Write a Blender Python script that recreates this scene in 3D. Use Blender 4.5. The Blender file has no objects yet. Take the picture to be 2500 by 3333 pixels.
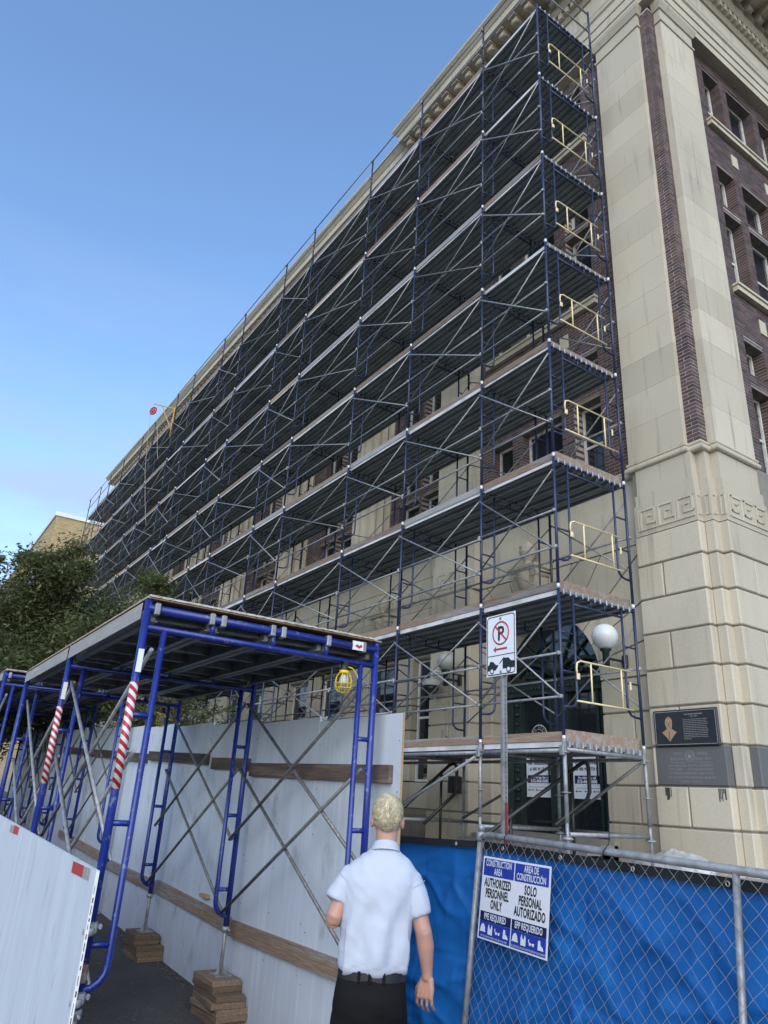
import bpy, math, random
from mathutils import Vector, Matrix, noise
R = math.radians
random.seed(7)
S = bpy.context.scene
C = S.collection

# ------------------------------------------------------------------ camera, sky, sun, exposure
CAM = Vector((6.4105, -6.9750, 1.75))
YAW, PITCH, ROLL = -0.995688, 0.380957, 0.0583500
fw = Vector((math.sin(YAW)*math.cos(PITCH), math.cos(YAW)*math.cos(PITCH), math.sin(PITCH)))
r0 = Vector((math.cos(YAW), -math.sin(YAW), 0)); u0 = r0.cross(fw)
rt = math.cos(ROLL)*r0 + math.sin(ROLL)*u0; up = -math.sin(ROLL)*r0 + math.cos(ROLL)*u0
cd = bpy.data.cameras.new('camera'); cam = bpy.data.objects.new('camera', cd); C.objects.link(cam)
cam.matrix_world = Matrix(((rt.x, up.x, -fw.x, CAM.x), (rt.y, up.y, -fw.y, CAM.y), (rt.z, up.z, -fw.z, CAM.z), (0, 0, 0, 1)))
cd.sensor_fit = 'VERTICAL'; cd.sensor_height = 36; cd.lens = 2341.1/3333*36
cd.clip_start = 0.05; cd.clip_end = 2000
S.camera = cam

SUN_EL, SUN_DIR2 = R(30), (0.80, -0.60)
wd = bpy.data.worlds.new('World'); S.world = wd; wd.use_nodes = True
wn = wd.node_tree.nodes; wl = wd.node_tree.links; wn.clear()
sky = wn.new('ShaderNodeTexSky'); sky.sky_type = 'NISHITA'; sky.sun_disc = False
sky.sun_elevation = SUN_EL; sky.sun_rotation = math.atan2(*SUN_DIR2)
sky.air_density = 1.2; sky.dust_density = 0.3; sky.ozone_density = 4.5; sky.altitude = 100
bg = wn.new('ShaderNodeBackground'); bg.inputs[1].default_value = 0.15
wo = wn.new('ShaderNodeOutputWorld')
tc = wn.new('ShaderNodeTexCoord'); mp = wn.new('ShaderNodeMapping'); mp.inputs['Scale'].default_value = (1.2, 1.2, 5)
nz = wn.new('ShaderNodeTexNoise'); nz.inputs['Scale'].default_value = 2.2; nz.inputs['Detail'].default_value = 5
rp = wn.new('ShaderNodeValToRGB'); rp.color_ramp.elements[0].position = .36; rp.color_ramp.elements[1].position = .66
rp.color_ramp.elements[1].color = (.85, .85, .85, 1)
cm = wn.new('ShaderNodeMixRGB'); cm.inputs[2].default_value = (1.75, 2.05, 2.75, 1)
wl.new(tc.outputs['Generated'], mp.inputs[0]); wl.new(mp.outputs[0], nz.inputs['Vector']); wl.new(nz.outputs[0], rp.inputs[0])
sxyz = wn.new('ShaderNodeSeparateXYZ'); wl.new(tc.outputs['Generated'], sxyz.inputs[0])
lowr = wn.new('ShaderNodeMapRange'); lowr.inputs[1].default_value = .62; lowr.inputs[2].default_value = .34; wl.new(sxyz.outputs['Z'], lowr.inputs[0])
cmul = wn.new('ShaderNodeMath'); cmul.operation = 'MULTIPLY'; wl.new(rp.outputs[0], cmul.inputs[0]); wl.new(lowr.outputs[0], cmul.inputs[1]); wl.new(cmul.outputs[0], cm.inputs[0]); wl.new(sky.outputs[0], cm.inputs[1]); wl.new(cm.outputs[0], bg.inputs[0]); wl.new(bg.outputs[0], wo.inputs[0])
sd = Vector((SUN_DIR2[0]*math.cos(SUN_EL), SUN_DIR2[1]*math.cos(SUN_EL), math.sin(SUN_EL))).normalized()
ld = bpy.data.lights.new('sun', 'SUN'); ld.energy = 1.55; ld.angle = R(70); ld.color = (1.0, 0.96, 0.90)
lo = bpy.data.objects.new('sun', ld); C.objects.link(lo); lo.rotation_euler = sd.to_track_quat('Z', 'Y').to_euler()
lo.location = (10, -20, 30)
S.view_settings.view_transform = 'Standard'; S.view_settings.look = 'None'; S.view_settings.gamma = 1
S.view_settings.exposure = 1.02

# ------------------------------------------------------------------ materials
def nodes_of(name):
    m = bpy.data.materials.new(name); m.use_nodes = True
    return m, m.node_tree.nodes, m.node_tree.links, m.node_tree.nodes['Principled BSDF']
def mat(name, col, rough=.6, metal=0., var=.18, scale=5., stretch=(1, 1, 1), bump=0., bscale=60., island=0., col2=None, c2pos=(.5, .62), c2scale=4., c2stretch=None, spec=.5, coat=0., bstretch=(1, 1, 1), c3=None):
    m, n, l, b = nodes_of(name)
    b.inputs['Roughness'].default_value = rough; b.inputs['Metallic'].default_value = metal
    b.inputs['Specular IOR Level'].default_value = spec
    if coat: b.inputs['Coat Weight'].default_value = coat
    g = n.new('ShaderNodeNewGeometry')
    def nz(sc, st, det=4):
        mpn = n.new('ShaderNodeMapping'); mpn.inputs['Scale'].default_value = st
        t = n.new('ShaderNodeTexNoise'); t.inputs['Scale'].default_value = sc; t.inputs['Detail'].default_value = det
        l.new(g.outputs['Position'], mpn.inputs[0]); l.new(mpn.outputs[0], t.inputs['Vector']); return t
    src = None
    base = n.new('ShaderNodeRGB'); base.outputs[0].default_value = (*col, 1); src = base.outputs[0]
    if col2:
        t = nz(c2scale, c2stretch or stretch); r = n.new('ShaderNodeMapRange'); r.inputs[1].default_value = c2pos[0]; r.inputs[2].default_value = c2pos[1]
        mx = n.new('ShaderNodeMixRGB'); mx.inputs[2].default_value = (*col2, 1)
        l.new(t.outputs[0], r.inputs[0]); l.new(r.outputs[0], mx.inputs[0]); l.new(src, mx.inputs[1]); src = mx.outputs[0]
    if c3:
        t = nz(c3[2], c3[3]); r = n.new('ShaderNodeMapRange'); r.inputs[1].default_value = c3[1][0]; r.inputs[2].default_value = c3[1][1]
        mx = n.new('ShaderNodeMixRGB'); mx.inputs[2].default_value = (*c3[0], 1)
        l.new(t.outputs[0], r.inputs[0]); l.new(r.outputs[0], mx.inputs[0]); l.new(src, mx.inputs[1]); src = mx.outputs[0]
    if var or island:
        hs = n.new('ShaderNodeHueSaturation'); l.new(src, hs.inputs['Color'])
        t = nz(scale, stretch); r = n.new('ShaderNodeMapRange')
        r.inputs[1].default_value = .25; r.inputs[2].default_value = .75; r.inputs[3].default_value = 1-var; r.inputs[4].default_value = 1+var
        l.new(t.outputs[0], r.inputs[0]); v = r.outputs[0]
        if island:
            r2 = n.new('ShaderNodeMapRange'); r2.inputs[3].default_value = 1-island; r2.inputs[4].default_value = 1+island
            oi = n.new('ShaderNodeObjectInfo'); ad = n.new('ShaderNodeMath'); ad.operation = 'ADD'; fr = n.new('ShaderNodeMath'); fr.operation = 'FRACT'
            l.new(g.outputs['Random Per Island'], ad.inputs[0]); l.new(oi.outputs['Random'], ad.inputs[1]); l.new(ad.outputs[0], fr.inputs[0])
            l.new(fr.outputs[0], r2.inputs[0]); mu = n.new('ShaderNodeMath'); mu.operation = 'MULTIPLY'
            l.new(v, mu.inputs[0]); l.new(r2.outputs[0], mu.inputs[1]); v = mu.outputs[0]
        l.new(v, hs.inputs['Value']); src = hs.outputs[0]
    l.new(src, b.inputs['Base Color'])
    if bump:
        t = nz(bscale, bstretch, 6); bn = n.new('ShaderNodeBump'); bn.inputs['Strength'].default_value = bump; bn.inputs['Distance'].default_value = .01
        l.new(t.outputs[0], bn.inputs['Height']); l.new(bn.outputs[0], b.inputs['Normal'])
    return m
M = {}
M['stone'] = mat('limestone', (.505, .448, .340), .85, var=.065, scale=38., stretch=(1, 1, 1), bump=.3, bscale=90, island=.10, col2=(.42, .368, .275), c2pos=(.48, .75), c2scale=1.1, c2stretch=(1, 1, .35), c3=((.29, .255, .20), (.58, .82), 2.6, (3.5, 3.5, .22)))
M['stone_dark'] = mat('stone_joint', (.24, .215, .175), .9, var=.15)
M['carved'] = mat('carved_limestone', (.42, .36, .275), .85, var=.25, scale=30, bump=.9, bscale=45)
M['granite'] = mat('grey_granite', (.115, .115, .115), .7, var=.3, scale=140, bump=.1)
M['brick'] = mat('dark_brick', (.090, .054, .045), .8, var=.22, scale=30, bump=.3, bscale=150, island=.42, col2=(.070, .050, .050), c2pos=(.45, .6), c2scale=3.2)
M['mortar'] = mat('mortar', (.40, .335, .315), .9, var=.15, scale=12)
M['tan_brick'] = mat('tan_brick', (.44, .33, .17), .85, var=.08, scale=2, island=.12)
M['tan_mortar'] = mat('tan_mortar', (.40, .32, .2), .9)
M['blue'] = mat('navy_paint', (.017, .026, .072), .38, var=.25, scale=9, col2=(.030, .040, .075), c2pos=(.55, .7), c2scale=25)
M['cblue'] = mat('royal_blue_paint', (.012, .026, .190), .33, var=.25, scale=7, col2=(.10, .115, .20), c2pos=(.63, .67), c2scale=30, bump=.05, bscale=120, c3=((.085, .05, .04), (.70, .73), 42, (1, 1, 1)))
M['galv'] = mat('galvanised_steel', (.29, .295, .30), .48, .35, var=.28, scale=14, col2=(.25, .25, .25), c2scale=20, bump=.06, bscale=200)
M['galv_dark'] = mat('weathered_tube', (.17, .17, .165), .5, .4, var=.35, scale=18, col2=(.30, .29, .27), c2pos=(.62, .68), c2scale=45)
M['pin'] = mat('bright_pin', (.62, .62, .6), .4, .3)
M['wood'] = mat('weathered_lumber', (.225, .155, .105), .8, var=.4, scale=10, stretch=(.6, 9, 9), bump=.35, bscale=40, bstretch=(.3, 4, 4), island=.3, col2=(.24, .215, .20), c2pos=(.46, .6), c2scale=1.2)
M['pinewood'] = mat('tan_lumber', (.34, .235, .155), .8, var=.3, scale=10, stretch=(.6, 9, 9), bump=.3, bscale=40, island=.2, col2=(.22, .16, .12), c2pos=(.5, .7), c2scale=3)
M['wood_dark'] = mat('dark_lumber', (.090, .062, .050), .8, var=.35, scale=8, stretch=(.6, 9, 9), bump=.3, bscale=40, bstretch=(.3, 4, 4), island=.35, col2=(.15, .105, .08), c2pos=(.5, .65), c2scale=2.2)
M['fresh_wood'] = mat('cut_wood', (.42, .28, .13), .8, var=.3, scale=12, stretch=(4, 4, 20))
M['block'] = mat('cribbing_lumber', (.195, .135, .088), .85, var=.35, scale=7, stretch=(.5, 7, 9), bump=.25, bscale=30, bstretch=(.3, 4, 4), island=.35)
M['ply'] = mat('white_painted_plywood', (.52, .56, .62), .6, var=.08, scale=2, stretch=(3, 3, .6), bump=.05, bscale=14, bstretch=(6, 6, .25), col2=(.62, .66, .71), c2pos=(.52, .75), c2scale=5, c2stretch=(5, 5, .15), c3=((.36, .37, .38), (.62, .80), 6, (1, 1, .55)))
M['ply_edge'] = mat('plywood_edge', (.36, .22, .11), .8, var=.5, scale=60, stretch=(1, 1, 1))
M['roofply'] = mat('chipped_white_plywood', (.50, .50, .48), .7, var=.15, scale=9, col2=(.25, .16, .09), c2pos=(.52, .56), c2scale=11, c2stretch=(1, 3, 30))
M['oldwood'] = mat('grey_plank_edge', (.30, .285, .27), .7, var=.25, scale=4, stretch=(.5, 5, 5))
M['white'] = mat('white_paint', (.72, .72, .72), .5, var=.08, scale=8)
M['peel'] = mat('peeling_white_paint', (.62, .60, .55), .7, var=.15, scale=9, col2=(.20, .16, .12), c2pos=(.58, .66), c2scale=14, c2stretch=(4, 4, .8))
M['yellow'] = mat('yellow_paint', (.76, .63, .33), .5, var=.12, scale=12)
M['gold'] = mat('orange_yellow_paint', (.55, .30, .04), .5, var=.1)
M['cage'] = mat('yellow_plastic', (.75, .52, .02), .4, var=.05)
M['red'] = mat('red_paint', (.42, .02, .03), .45, var=.1)
M['black'] = mat('black_rubber', (.012, .012, .013), .55, var=.1)
M['dark_metal'] = mat('dark_bronze_metal', (.035, .033, .030), .42, .4, var=.3, scale=10)
M['patina'] = mat('green_patina_metal', (.024, .040, .036), .55, .3, var=.35, scale=20, bump=.6, bscale=40)
M['asphalt'] = mat('asphalt', (.055, .053, .050), .92, var=.35, scale=1.3, bump=.6, bscale=140, col2=(.085, .08, .07), c2pos=(.5, .72), c2scale=35)
M['concrete'] = mat('concrete', (.30, .28, .25), .9, var=.2, scale=2, bump=.2)
M['soffit'] = mat('lintel_concrete', (.20, .175, .145), .9, var=.25, scale=6)
M['tarp'] = mat('blue_tarp', (.008, .105, .345), .5, spec=.3, var=.14, scale=2.2, bump=.2, bscale=30, col2=(.014, .145, .43), c2pos=(.5, .75), c2scale=2.5)
M['wire'] = mat('chain_link_wire', (.24, .25, .26), .5, .3, var=.2, scale=30)
M['signwhite'] = mat('sign_white', (.74, .75, .78), .4, var=.03)
M['signblue'] = mat('sign_blue', (.020, .045, .32), .4, var=.04)
M['signnavy'] = mat('sign_navy', (.010, .014, .085), .4, var=.04)
M['ink'] = mat('black_ink', (.010, .010, .012), .5, var=.0)
M['signred'] = mat('sign_red', (.40, .03, .04), .5, var=.15)
M['dullred'] = mat('dull_red_paint', (.22, .045, .05), .6, var=.3, scale=30)
M['lip'] = mat('bright_plank_edge', (.62, .60, .59), .5, var=.15, scale=6, col2=(.42, .41, .40), c2scale=3)
M['silver'] = mat('reflective_silver', (.60, .58, .55), .3, .5, var=.25, scale=40, stretch=(1, 1, 3))
M['globe'] = mat('white_glass_globe', (.74, .77, .76), .18, var=.02)
M['bulb'] = mat('frosted_bulb', (.42, .42, .40), .25, var=.05)
M['shadedglobe'] = mat('shaded_white_globe', (.44, .43, .40), .5, var=.08)  # far globe: white glass with the shade under the deck in its colour
M['plaque'] = mat('black_plaque', (.012, .014, .020), .3, var=.15)
M['tanface'] = mat('engraved_tan', (.36, .23, .15), .7, var=.08)
M['engrave'] = mat('engraved_letters', (.26, .25, .23), .8, var=.05)
M['skin'] = mat('skin', (.43, .24, .18), .5, var=.10, scale=18, col2=(.46, .22, .17), c2pos=(.5, .75), c2scale=12)
M['hair'] = mat('blond_hair', (.57, .495, .335), .5, var=.2, scale=60, stretch=(1, 1, .35), bump=.18, bscale=160, bstretch=(1, 1, .25), col2=(.36, .295, .19), c2pos=(.48, .72), c2scale=34, c2stretch=(1, 1, .4))
M['shirt'] = mat('white_polo_cloth', (.445, .475, .55), .8, var=.05, scale=7, bump=.15, bscale=14, bstretch=(2, 2, .6))
M['pants'] = mat('black_trouser_cloth', (.006, .006, .007), .85, spec=.2, var=.2, scale=8, bump=.2, bscale=16)
M['leather'] = mat('black_leather', (.018, .018, .020), .4, var=.1)
M['leaf'] = mat('leaves', (.125, .142, .058), .45, var=.42, scale=1.8, island=.45, col2=(.165, .17, .07), c2pos=(.52, .72), c2scale=2.6)
_m = M['leaf']; _n = _m.node_tree.nodes; _l = _m.node_tree.links; _b = _n['Principled BSDF']
_t = _n.new('ShaderNodeBsdfTranslucent'); _x = _n.new('ShaderNodeMixShader'); _x.inputs[0].default_value = .5; _o = _n['Material Output']
_l.new(_b.inputs['Base Color'].links[0].from_socket, _t.inputs['Color']); _l.new(_b.outputs[0], _x.inputs[1]); _l.new(_t.outputs[0], _x.inputs[2]); _l.new(_x.outputs[0], _o.inputs['Surface'])
M['bark'] = mat('bark', (.11, .085, .065), .9, var=.3, scale=12, bump=.8, bscale=40)
M['rope'] = mat('rope', (.40, .34, .26), .9, var=.2)
M['cream'] = mat('cream_terracotta', (.52, .46, .33), .7, var=.2, scale=40, bump=.4, bscale=60)
M['paper'] = mat('poster_paper', (.74, .76, .80), .5, var=.03)
M['bag'] = mat('plastic_sheet', (.42, .42, .40), .5, var=.35, scale=9, bump=.5, bscale=16)
M['stain'] = mat('stain', (.05, .06, .055), .9, var=.4, scale=30)
def glassmat():
    m, n, l, b = nodes_of('window_glass')
    b.inputs['Base Color'].default_value = (.016, .02, .024, 1); b.inputs['Roughness'].default_value = .06; b.inputs['Specular IOR Level'].default_value = .8
    return m
M['glass'] = glassmat()
def plankmat():
    m, n, l, b = nodes_of('perforated_steel_plank')
    b.inputs['Metallic'].default_value = .0; b.inputs['Roughness'].default_value = .5
    g = n.new('ShaderNodeNewGeometry'); mu = n.new('ShaderNodeVectorMath'); mu.operation = 'MULTIPLY'; mu.inputs[1].default_value = (22, 25.5, 0)
    fr = n.new('ShaderNodeVectorMath'); fr.operation = 'FRACTION'; su = n.new('ShaderNodeVectorMath'); su.operation = 'SUBTRACT'; su.inputs[1].default_value = (.5, .5, 0)
    le = n.new('ShaderNodeVectorMath'); le.operation = 'LENGTH'; mr = n.new('ShaderNodeMapRange')
    mr.inputs[1].default_value = .16; mr.inputs[2].default_value = .26; mr.inputs[3].default_value = 1; mr.inputs[4].default_value = 0
    l.new(g.outputs['Position'], mu.inputs[0]); l.new(mu.outputs[0], fr.inputs[0]); l.new(fr.outputs[0], su.inputs[0]); l.new(su.outputs[0], le.inputs[0]); l.new(le.outputs['Value'], mr.inputs[0])
    t = n.new('ShaderNodeTexNoise'); t.inputs['Scale'].default_value = 3; l.new(g.outputs['Position'], t.inputs['Vector'])
    cr = n.new('ShaderNodeValToRGB'); cr.color_ramp.elements[0].position = .3; cr.color_ramp.elements[0].color = (.17, .19, .188, 1); cr.color_ramp.elements[1].position = .7; cr.color_ramp.elements[1].color = (.27, .29, .285, 1)
    l.new(t.outputs[0], cr.inputs[0])
    mx = n.new('ShaderNodeMixRGB'); mx.inputs[2].default_value = (.45, .46, .44, 1)
    k = n.new('ShaderNodeMath'); k.operation = 'MULTIPLY'; k.inputs[1].default_value = .55; l.new(mr.outputs[0], k.inputs[0])
    l.new(k.outputs[0], mx.inputs[0]); l.new(cr.outputs[0], mx.inputs[1]); l.new(mx.outputs[0], b.inputs['Base Color'])
    return m
M['plank'] = plankmat()
def tapemat():
    m, n, l, b = nodes_of('red_white_hazard_tape')
    g = n.new('ShaderNodeNewGeometry'); sx = n.new('ShaderNodeSeparateXYZ'); l.new(g.outputs['Position'], sx.inputs[0])
    a = n.new('ShaderNodeMath'); a.operation = 'SUBTRACT'; l.new(sx.outputs['Z'], a.inputs[0])
    k = n.new('ShaderNodeMath'); k.operation = 'MULTIPLY'; k.inputs[1].default_value = -.9; l.new(sx.outputs['Y'], k.inputs[0]); l.new(k.outputs[0], a.inputs[1])
    s = n.new('ShaderNodeMath'); s.operation = 'MULTIPLY'; s.inputs[1].default_value = 19; l.new(a.outputs[0], s.inputs[0])
    f = n.new('ShaderNodeMath'); f.operation = 'FRACT'; l.new(s.outputs[0], f.inputs[0])
    c = n.new('ShaderNodeMath'); c.operation = 'GREATER_THAN'; c.inputs[1].default_value = .5; l.new(f.outputs[0], c.inputs[0])
    mx = n.new('ShaderNodeMixRGB'); mx.inputs[1].default_value = (.62, .60, .58, 1); mx.inputs[2].default_value = (.38, .02, .03, 1)
    l.new(c.outputs[0], mx.inputs[0]); l.new(mx.outputs[0], b.inputs['Base Color']); b.inputs['Roughness'].default_value = .35
    return m
M['tape'] = tapemat()

# ------------------------------------------------------------------ mesh builder and object helpers
class MB:
    def __init__(s): s.v = []; s.f = []; s.sm = []; s.mi = []
    def add(s, vs, fs, smooth=False, m=0):
        o = len(s.v); s.v += [tuple(p) for p in vs]
        for f in fs: s.f.append(tuple(i+o for i in f)); s.sm.append(smooth); s.mi.append(m)
    def box(s, a, b, m=0):
        x0, y0, z0 = [min(a[i], b[i]) for i in range(3)]; x1, y1, z1 = [max(a[i], b[i]) for i in range(3)]
        s.add([(x0,y0,z0),(x1,y0,z0),(x1,y1,z0),(x0,y1,z0),(x0,y0,z1),(x1,y0,z1),(x1,y1,z1),(x0,y1,z1)],
              [(0,3,2,1),(4,5,6,7),(0,1,5,4),(1,2,6,5),(2,3,7,6),(3,0,4,7)], m=m)
    def cbox(s, a, b, c=.01, m=0):
        lo = [min(a[i], b[i]) for i in range(3)]; hi = [max(a[i], b[i]) for i in range(3)]
        idx = {}; vs = []
        for i in (0, 1):
            for j in (0, 1):
                for k in (0, 1):
                    p = [(lo, hi)[e][n] for n, e in enumerate((i, j, k))]; d = [1 if e == 0 else -1 for e in (i, j, k)]
                    for ax in range(3):
                        w = [p[n]+(0 if n == ax else d[n]*c) for n in range(3)]; idx[(i, j, k, ax)] = len(vs); vs.append(w)
        fs = []
        def A(*q): fs.append(tuple(idx[t] for t in q))
        A((0,0,0,0),(0,0,1,0),(0,1,1,0),(0,1,0,0)); A((1,0,0,0),(1,1,0,0),(1,1,1,0),(1,0,1,0))
        A((0,0,0,1),(1,0,0,1),(1,0,1,1),(0,0,1,1)); A((0,1,0,1),(0,1,1,1),(1,1,1,1),(1,1,0,1))
        A((0,0,0,2),(0,1,0,2),(1,1,0,2),(1,0,0,2)); A((0,0,1,2),(1,0,1,2),(1,1,1,2),(0,1,1,2))
        for i in (0, 1):
            for j in (0, 1):
                A((i,j,0,0),(i,j,0,1),(i,j,1,1),(i,j,1,0)); A((i,0,j,0),(i,0,j,2),(i,1,j,2),(i,1,j,0)); A((0,i,j,1),(0,i,j,2),(1,i,j,2),(1,i,j,1))
                for k in (0, 1): A((i,j,k,0),(i,j,k,1),(i,j,k,2))
        s.add(vs, fs, m=m)
    def obox(s, c, ax, h, m=0):
        c = Vector(c); X, Y, Z = [Vector(a)*k for a, k in zip(ax, h)]
        vs = [c+i*X+j*Y+k*Z for k in (-1, 1) for i, j in ((-1,-1),(1,-1),(1,1),(-1,1))]
        s.add(vs, [(0,3,2,1),(4,5,6,7),(0,1,5,4),(1,2,6,5),(2,3,7,6),(3,0,4,7)], m=m)
    def bar(s, p, q, w, h, upv=(0, 0, 1), m=0):
        p = Vector(p); q = Vector(q); d = (q-p); L = d.length; d.normalize(); u = Vector(upv); sd_ = d.cross(u).normalized(); u = sd_.cross(d)
        s.obox((p+q)/2, (d, sd_, u), (L/2, w/2, h/2), m=m)
    def tube(s, p, q, r, n=8, r2=None, m=0): s.path([p, q], r, n, r2=r2, m=m)
    def path(s, pts, r, n=8, r2=None, m=0, closed=False):
        pts = [Vector(p) for p in pts]; K = len(pts); rs = r if isinstance(r, (list, tuple)) else [r+(0 if r2 is None else (r2-r)*i/(K-1)) for i in range(K)]
        vs = []; fs = []; prev = None
        for i, p in enumerate(pts):
            a = pts[i-1] if i or closed else pts[0]; b = pts[(i+1) % K] if i < K-1 or closed else pts[-1]
            d = (b-a).normalized()
            if prev is None:
                x = d.cross(Vector((0, 0, 1)));
                if x.length < .05: x = d.cross(Vector((0, 1, 0)))
                x.normalize()
            else:
                x = prev-d*prev.dot(d); x.normalize()
            prev = x; y = d.cross(x)
            vs += [p+rs[i]*(math.cos(2*math.pi*k/n)*x+math.sin(2*math.pi*k/n)*y) for k in range(n)]
        for i in range(K if closed else K-1):
            j = (i+1) % K
            fs += [(i*n+k, i*n+(k+1) % n, j*n+(k+1) % n, j*n+k) for k in range(n)]
        s.add(vs, fs, True, m)
        if not closed:
            o = len(s.v)-K*n
            s.f.append(tuple(o+k for k in reversed(range(n)))); s.sm.append(False); s.mi.append(m)
            s.f.append(tuple(o+(K-1)*n+k for k in range(n))); s.sm.append(False); s.mi.append(m)
    def prism(s, poly, vec, m=0):
        n = len(poly); v = Vector(vec); a = [Vector(p) for p in poly]
        s.add(a+[p+v for p in a], [tuple(reversed(range(n))), tuple(range(n, 2*n))]+[(i, (i+1) % n, n+(i+1) % n, n+i) for i in range(n)], m=m)
    def lathe(s, prof, c, n=16, m=0, smooth=True):
        vs = []; K = len(prof); c = Vector(c)
        for r, z in prof: vs += [c+Vector((r*math.cos(2*math.pi*k/n), r*math.sin(2*math.pi*k/n), z)) for k in range(n)]
        s.add(vs, [(i*n+k, i*n+(k+1) % n, (i+1)*n+(k+1) % n, (i+1)*n+k) for i in range(K-1) for k in range(n)], smooth, m)
        o = len(s.v)-K*n
        s.f.append(tuple(o+k for k in reversed(range(n)))); s.sm.append(False); s.mi.append(m)
        s.f.append(tuple(o+(K-1)*n+k for k in range(n))); s.sm.append(False); s.mi.append(m)
    def sweep(s, path, prof, m=0, smooth=False):
        P = [Vector((p[0], p[1])) for p in path]; K = len(P); rows = []
        nr = []
        for i in range(K-1):
            d = (P[i+1]-P[i]).normalized(); nr.append(Vector((d.y, -d.x)))
        for i in range(K):
            if i == 0: b = nr[0]
            elif i == K-1: b = nr[-1]
            else:
                b = nr[i-1]+nr[i]; b = b/ (b.dot(nr[i]))
            rows.append([(P[i].x+b.x*o, P[i].y+b.y*o, z) for o, z in prof])
        n = len(prof)
        s.add([p for r_ in rows for p in r_], [(i*n+k, (i+1)*n+k, (i+1)*n+k+1, i*n+k+1) for i in range(K-1) for k in range(n-1)], smooth, m)
        o = len(s.v)-K*n
        s.f.append(tuple(o+k for k in range(n))); s.sm.append(False); s.mi.append(m)
        s.f.append(tuple(o+(K-1)*n+k for k in reversed(range(n)))); s.sm.append(False); s.mi.append(m)
    def grid(s, fn, nu, nv, smooth=True, m=0):
        vs = [fn(i/nu, j/nv) for j in range(nv+1) for i in range(nu+1)]
        s.add(vs, [(j*(nu+1)+i, j*(nu+1)+i+1, (j+1)*(nu+1)+i+1, (j+1)*(nu+1)+i) for j in range(nv) for i in range(nu)], smooth, m)
    def mesh(s, name, mats):
        me = bpy.data.meshes.new(name); me.from_pydata(s.v, [], s.f)
        me.polygons.foreach_set('use_smooth', s.sm); me.polygons.foreach_set('material_index', s.mi)
        for k in (mats if isinstance(mats, (list, tuple)) else [mats]): me.materials.append(M[k] if isinstance(k, str) else k)
        me.update(); return me
W = {}
def put(name, me, parent=None, loc=(0, 0, 0), rot=None, kind=None, label=None, cat=None, group=None):
    if isinstance(me, tuple): me = me[0].mesh(name, me[1])
    o = bpy.data.objects.new(name, me); C.objects.link(o)
    mw = Matrix.Translation(loc) @ (rot.to_4x4() if rot is not None else Matrix.Identity(4))
    W[o.name] = mw
    if parent is not None:
        o.parent = parent; o.matrix_parent_inverse = W[parent.name].inverted()
    o.location = loc
    if rot is not None: o.rotation_euler = rot.to_euler()
    if kind: o['kind'] = kind
    tag(o, label, cat, group)
    return o
def tag(o, label=None, cat=None, group=None):
    if label: o['label'] = label
    if cat: o['category'] = cat
    if group: o['group'] = group
    return o
def thing(name, loc, label, cat, group=None):
    return put(name, None, loc=loc, label=label, cat=cat, group=group)
TEXTQ = []
def text(s, size, o, xd, yd, nd, mt, parent, sx=1., bold=0., align='CENTER', name='lettering', lift=.0015):
    TEXTQ.append((s, size, Vector(o), Vector(xd).normalized(), Vector(yd).normalized(), Vector(nd).normalized(), mt, parent, sx, bold, align, name, lift))

# ------------------------------------------------------------------ ground, terrace, steps
def gz(x): return -.06 + .036*max(0, min(45, 1.5-x)) if x < 1.5 else -.06
mb = MB()
gx = [-900, -300, -120, -60, -43.5, -30, -20, -12, -8, -5, -3, -1.5, 0, 1.5, 4, 10, 30, 120, 900]; gy = [-900, -200, -40, -12, -6, -4, -2, 0, 10, 60, 300, 900]
mb.add([(x, y, gz(x)) for y in gy for x in gx], [(j*len(gx)+i, j*len(gx)+i+1, (j+1)*len(gx)+i+1, (j+1)*len(gx)+i) for j in range(len(gy)-1) for i in range(len(gx)-1)])
put('ground', (mb, 'asphalt'), kind='structure')
mb = MB(); mb.box((-40, -1.35, -.5), (-31, 3.2, 1.7)); mb.box((-30.9, -1.35, -.5), (1.9, 3.2, 1.10)); mb.box((1.9, -1.1, -.5), (2.2, 14, 1.0))
put('terrace', (mb, 'concrete'), kind='structure')
mb = MB()
for i in range(4): mb.box((-4.3, 1.62+.3*i, 1.0), (-1.4, 3.1, 1.10+.07*(i+1)))
put('stair', (mb, 'concrete'), kind='structure')

# ------------------------------------------------------------------ office building
BL = thing('office_building', (-16, 3, 1.1), 'limestone and dark brick office building with a deep carved cornice behind the scaffold', 'building')
ZC = [1.0, 1.627, 2.156, 2.687, 3.227, 3.760, 4.309, 4.851, 5.394, 5.900]
J = .011
def block(a, b, mt='stone', name='stone_block'):
    mb = MB(); mb.cbox(a, b, .014); return put(name, (mb, mt), BL)
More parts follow.
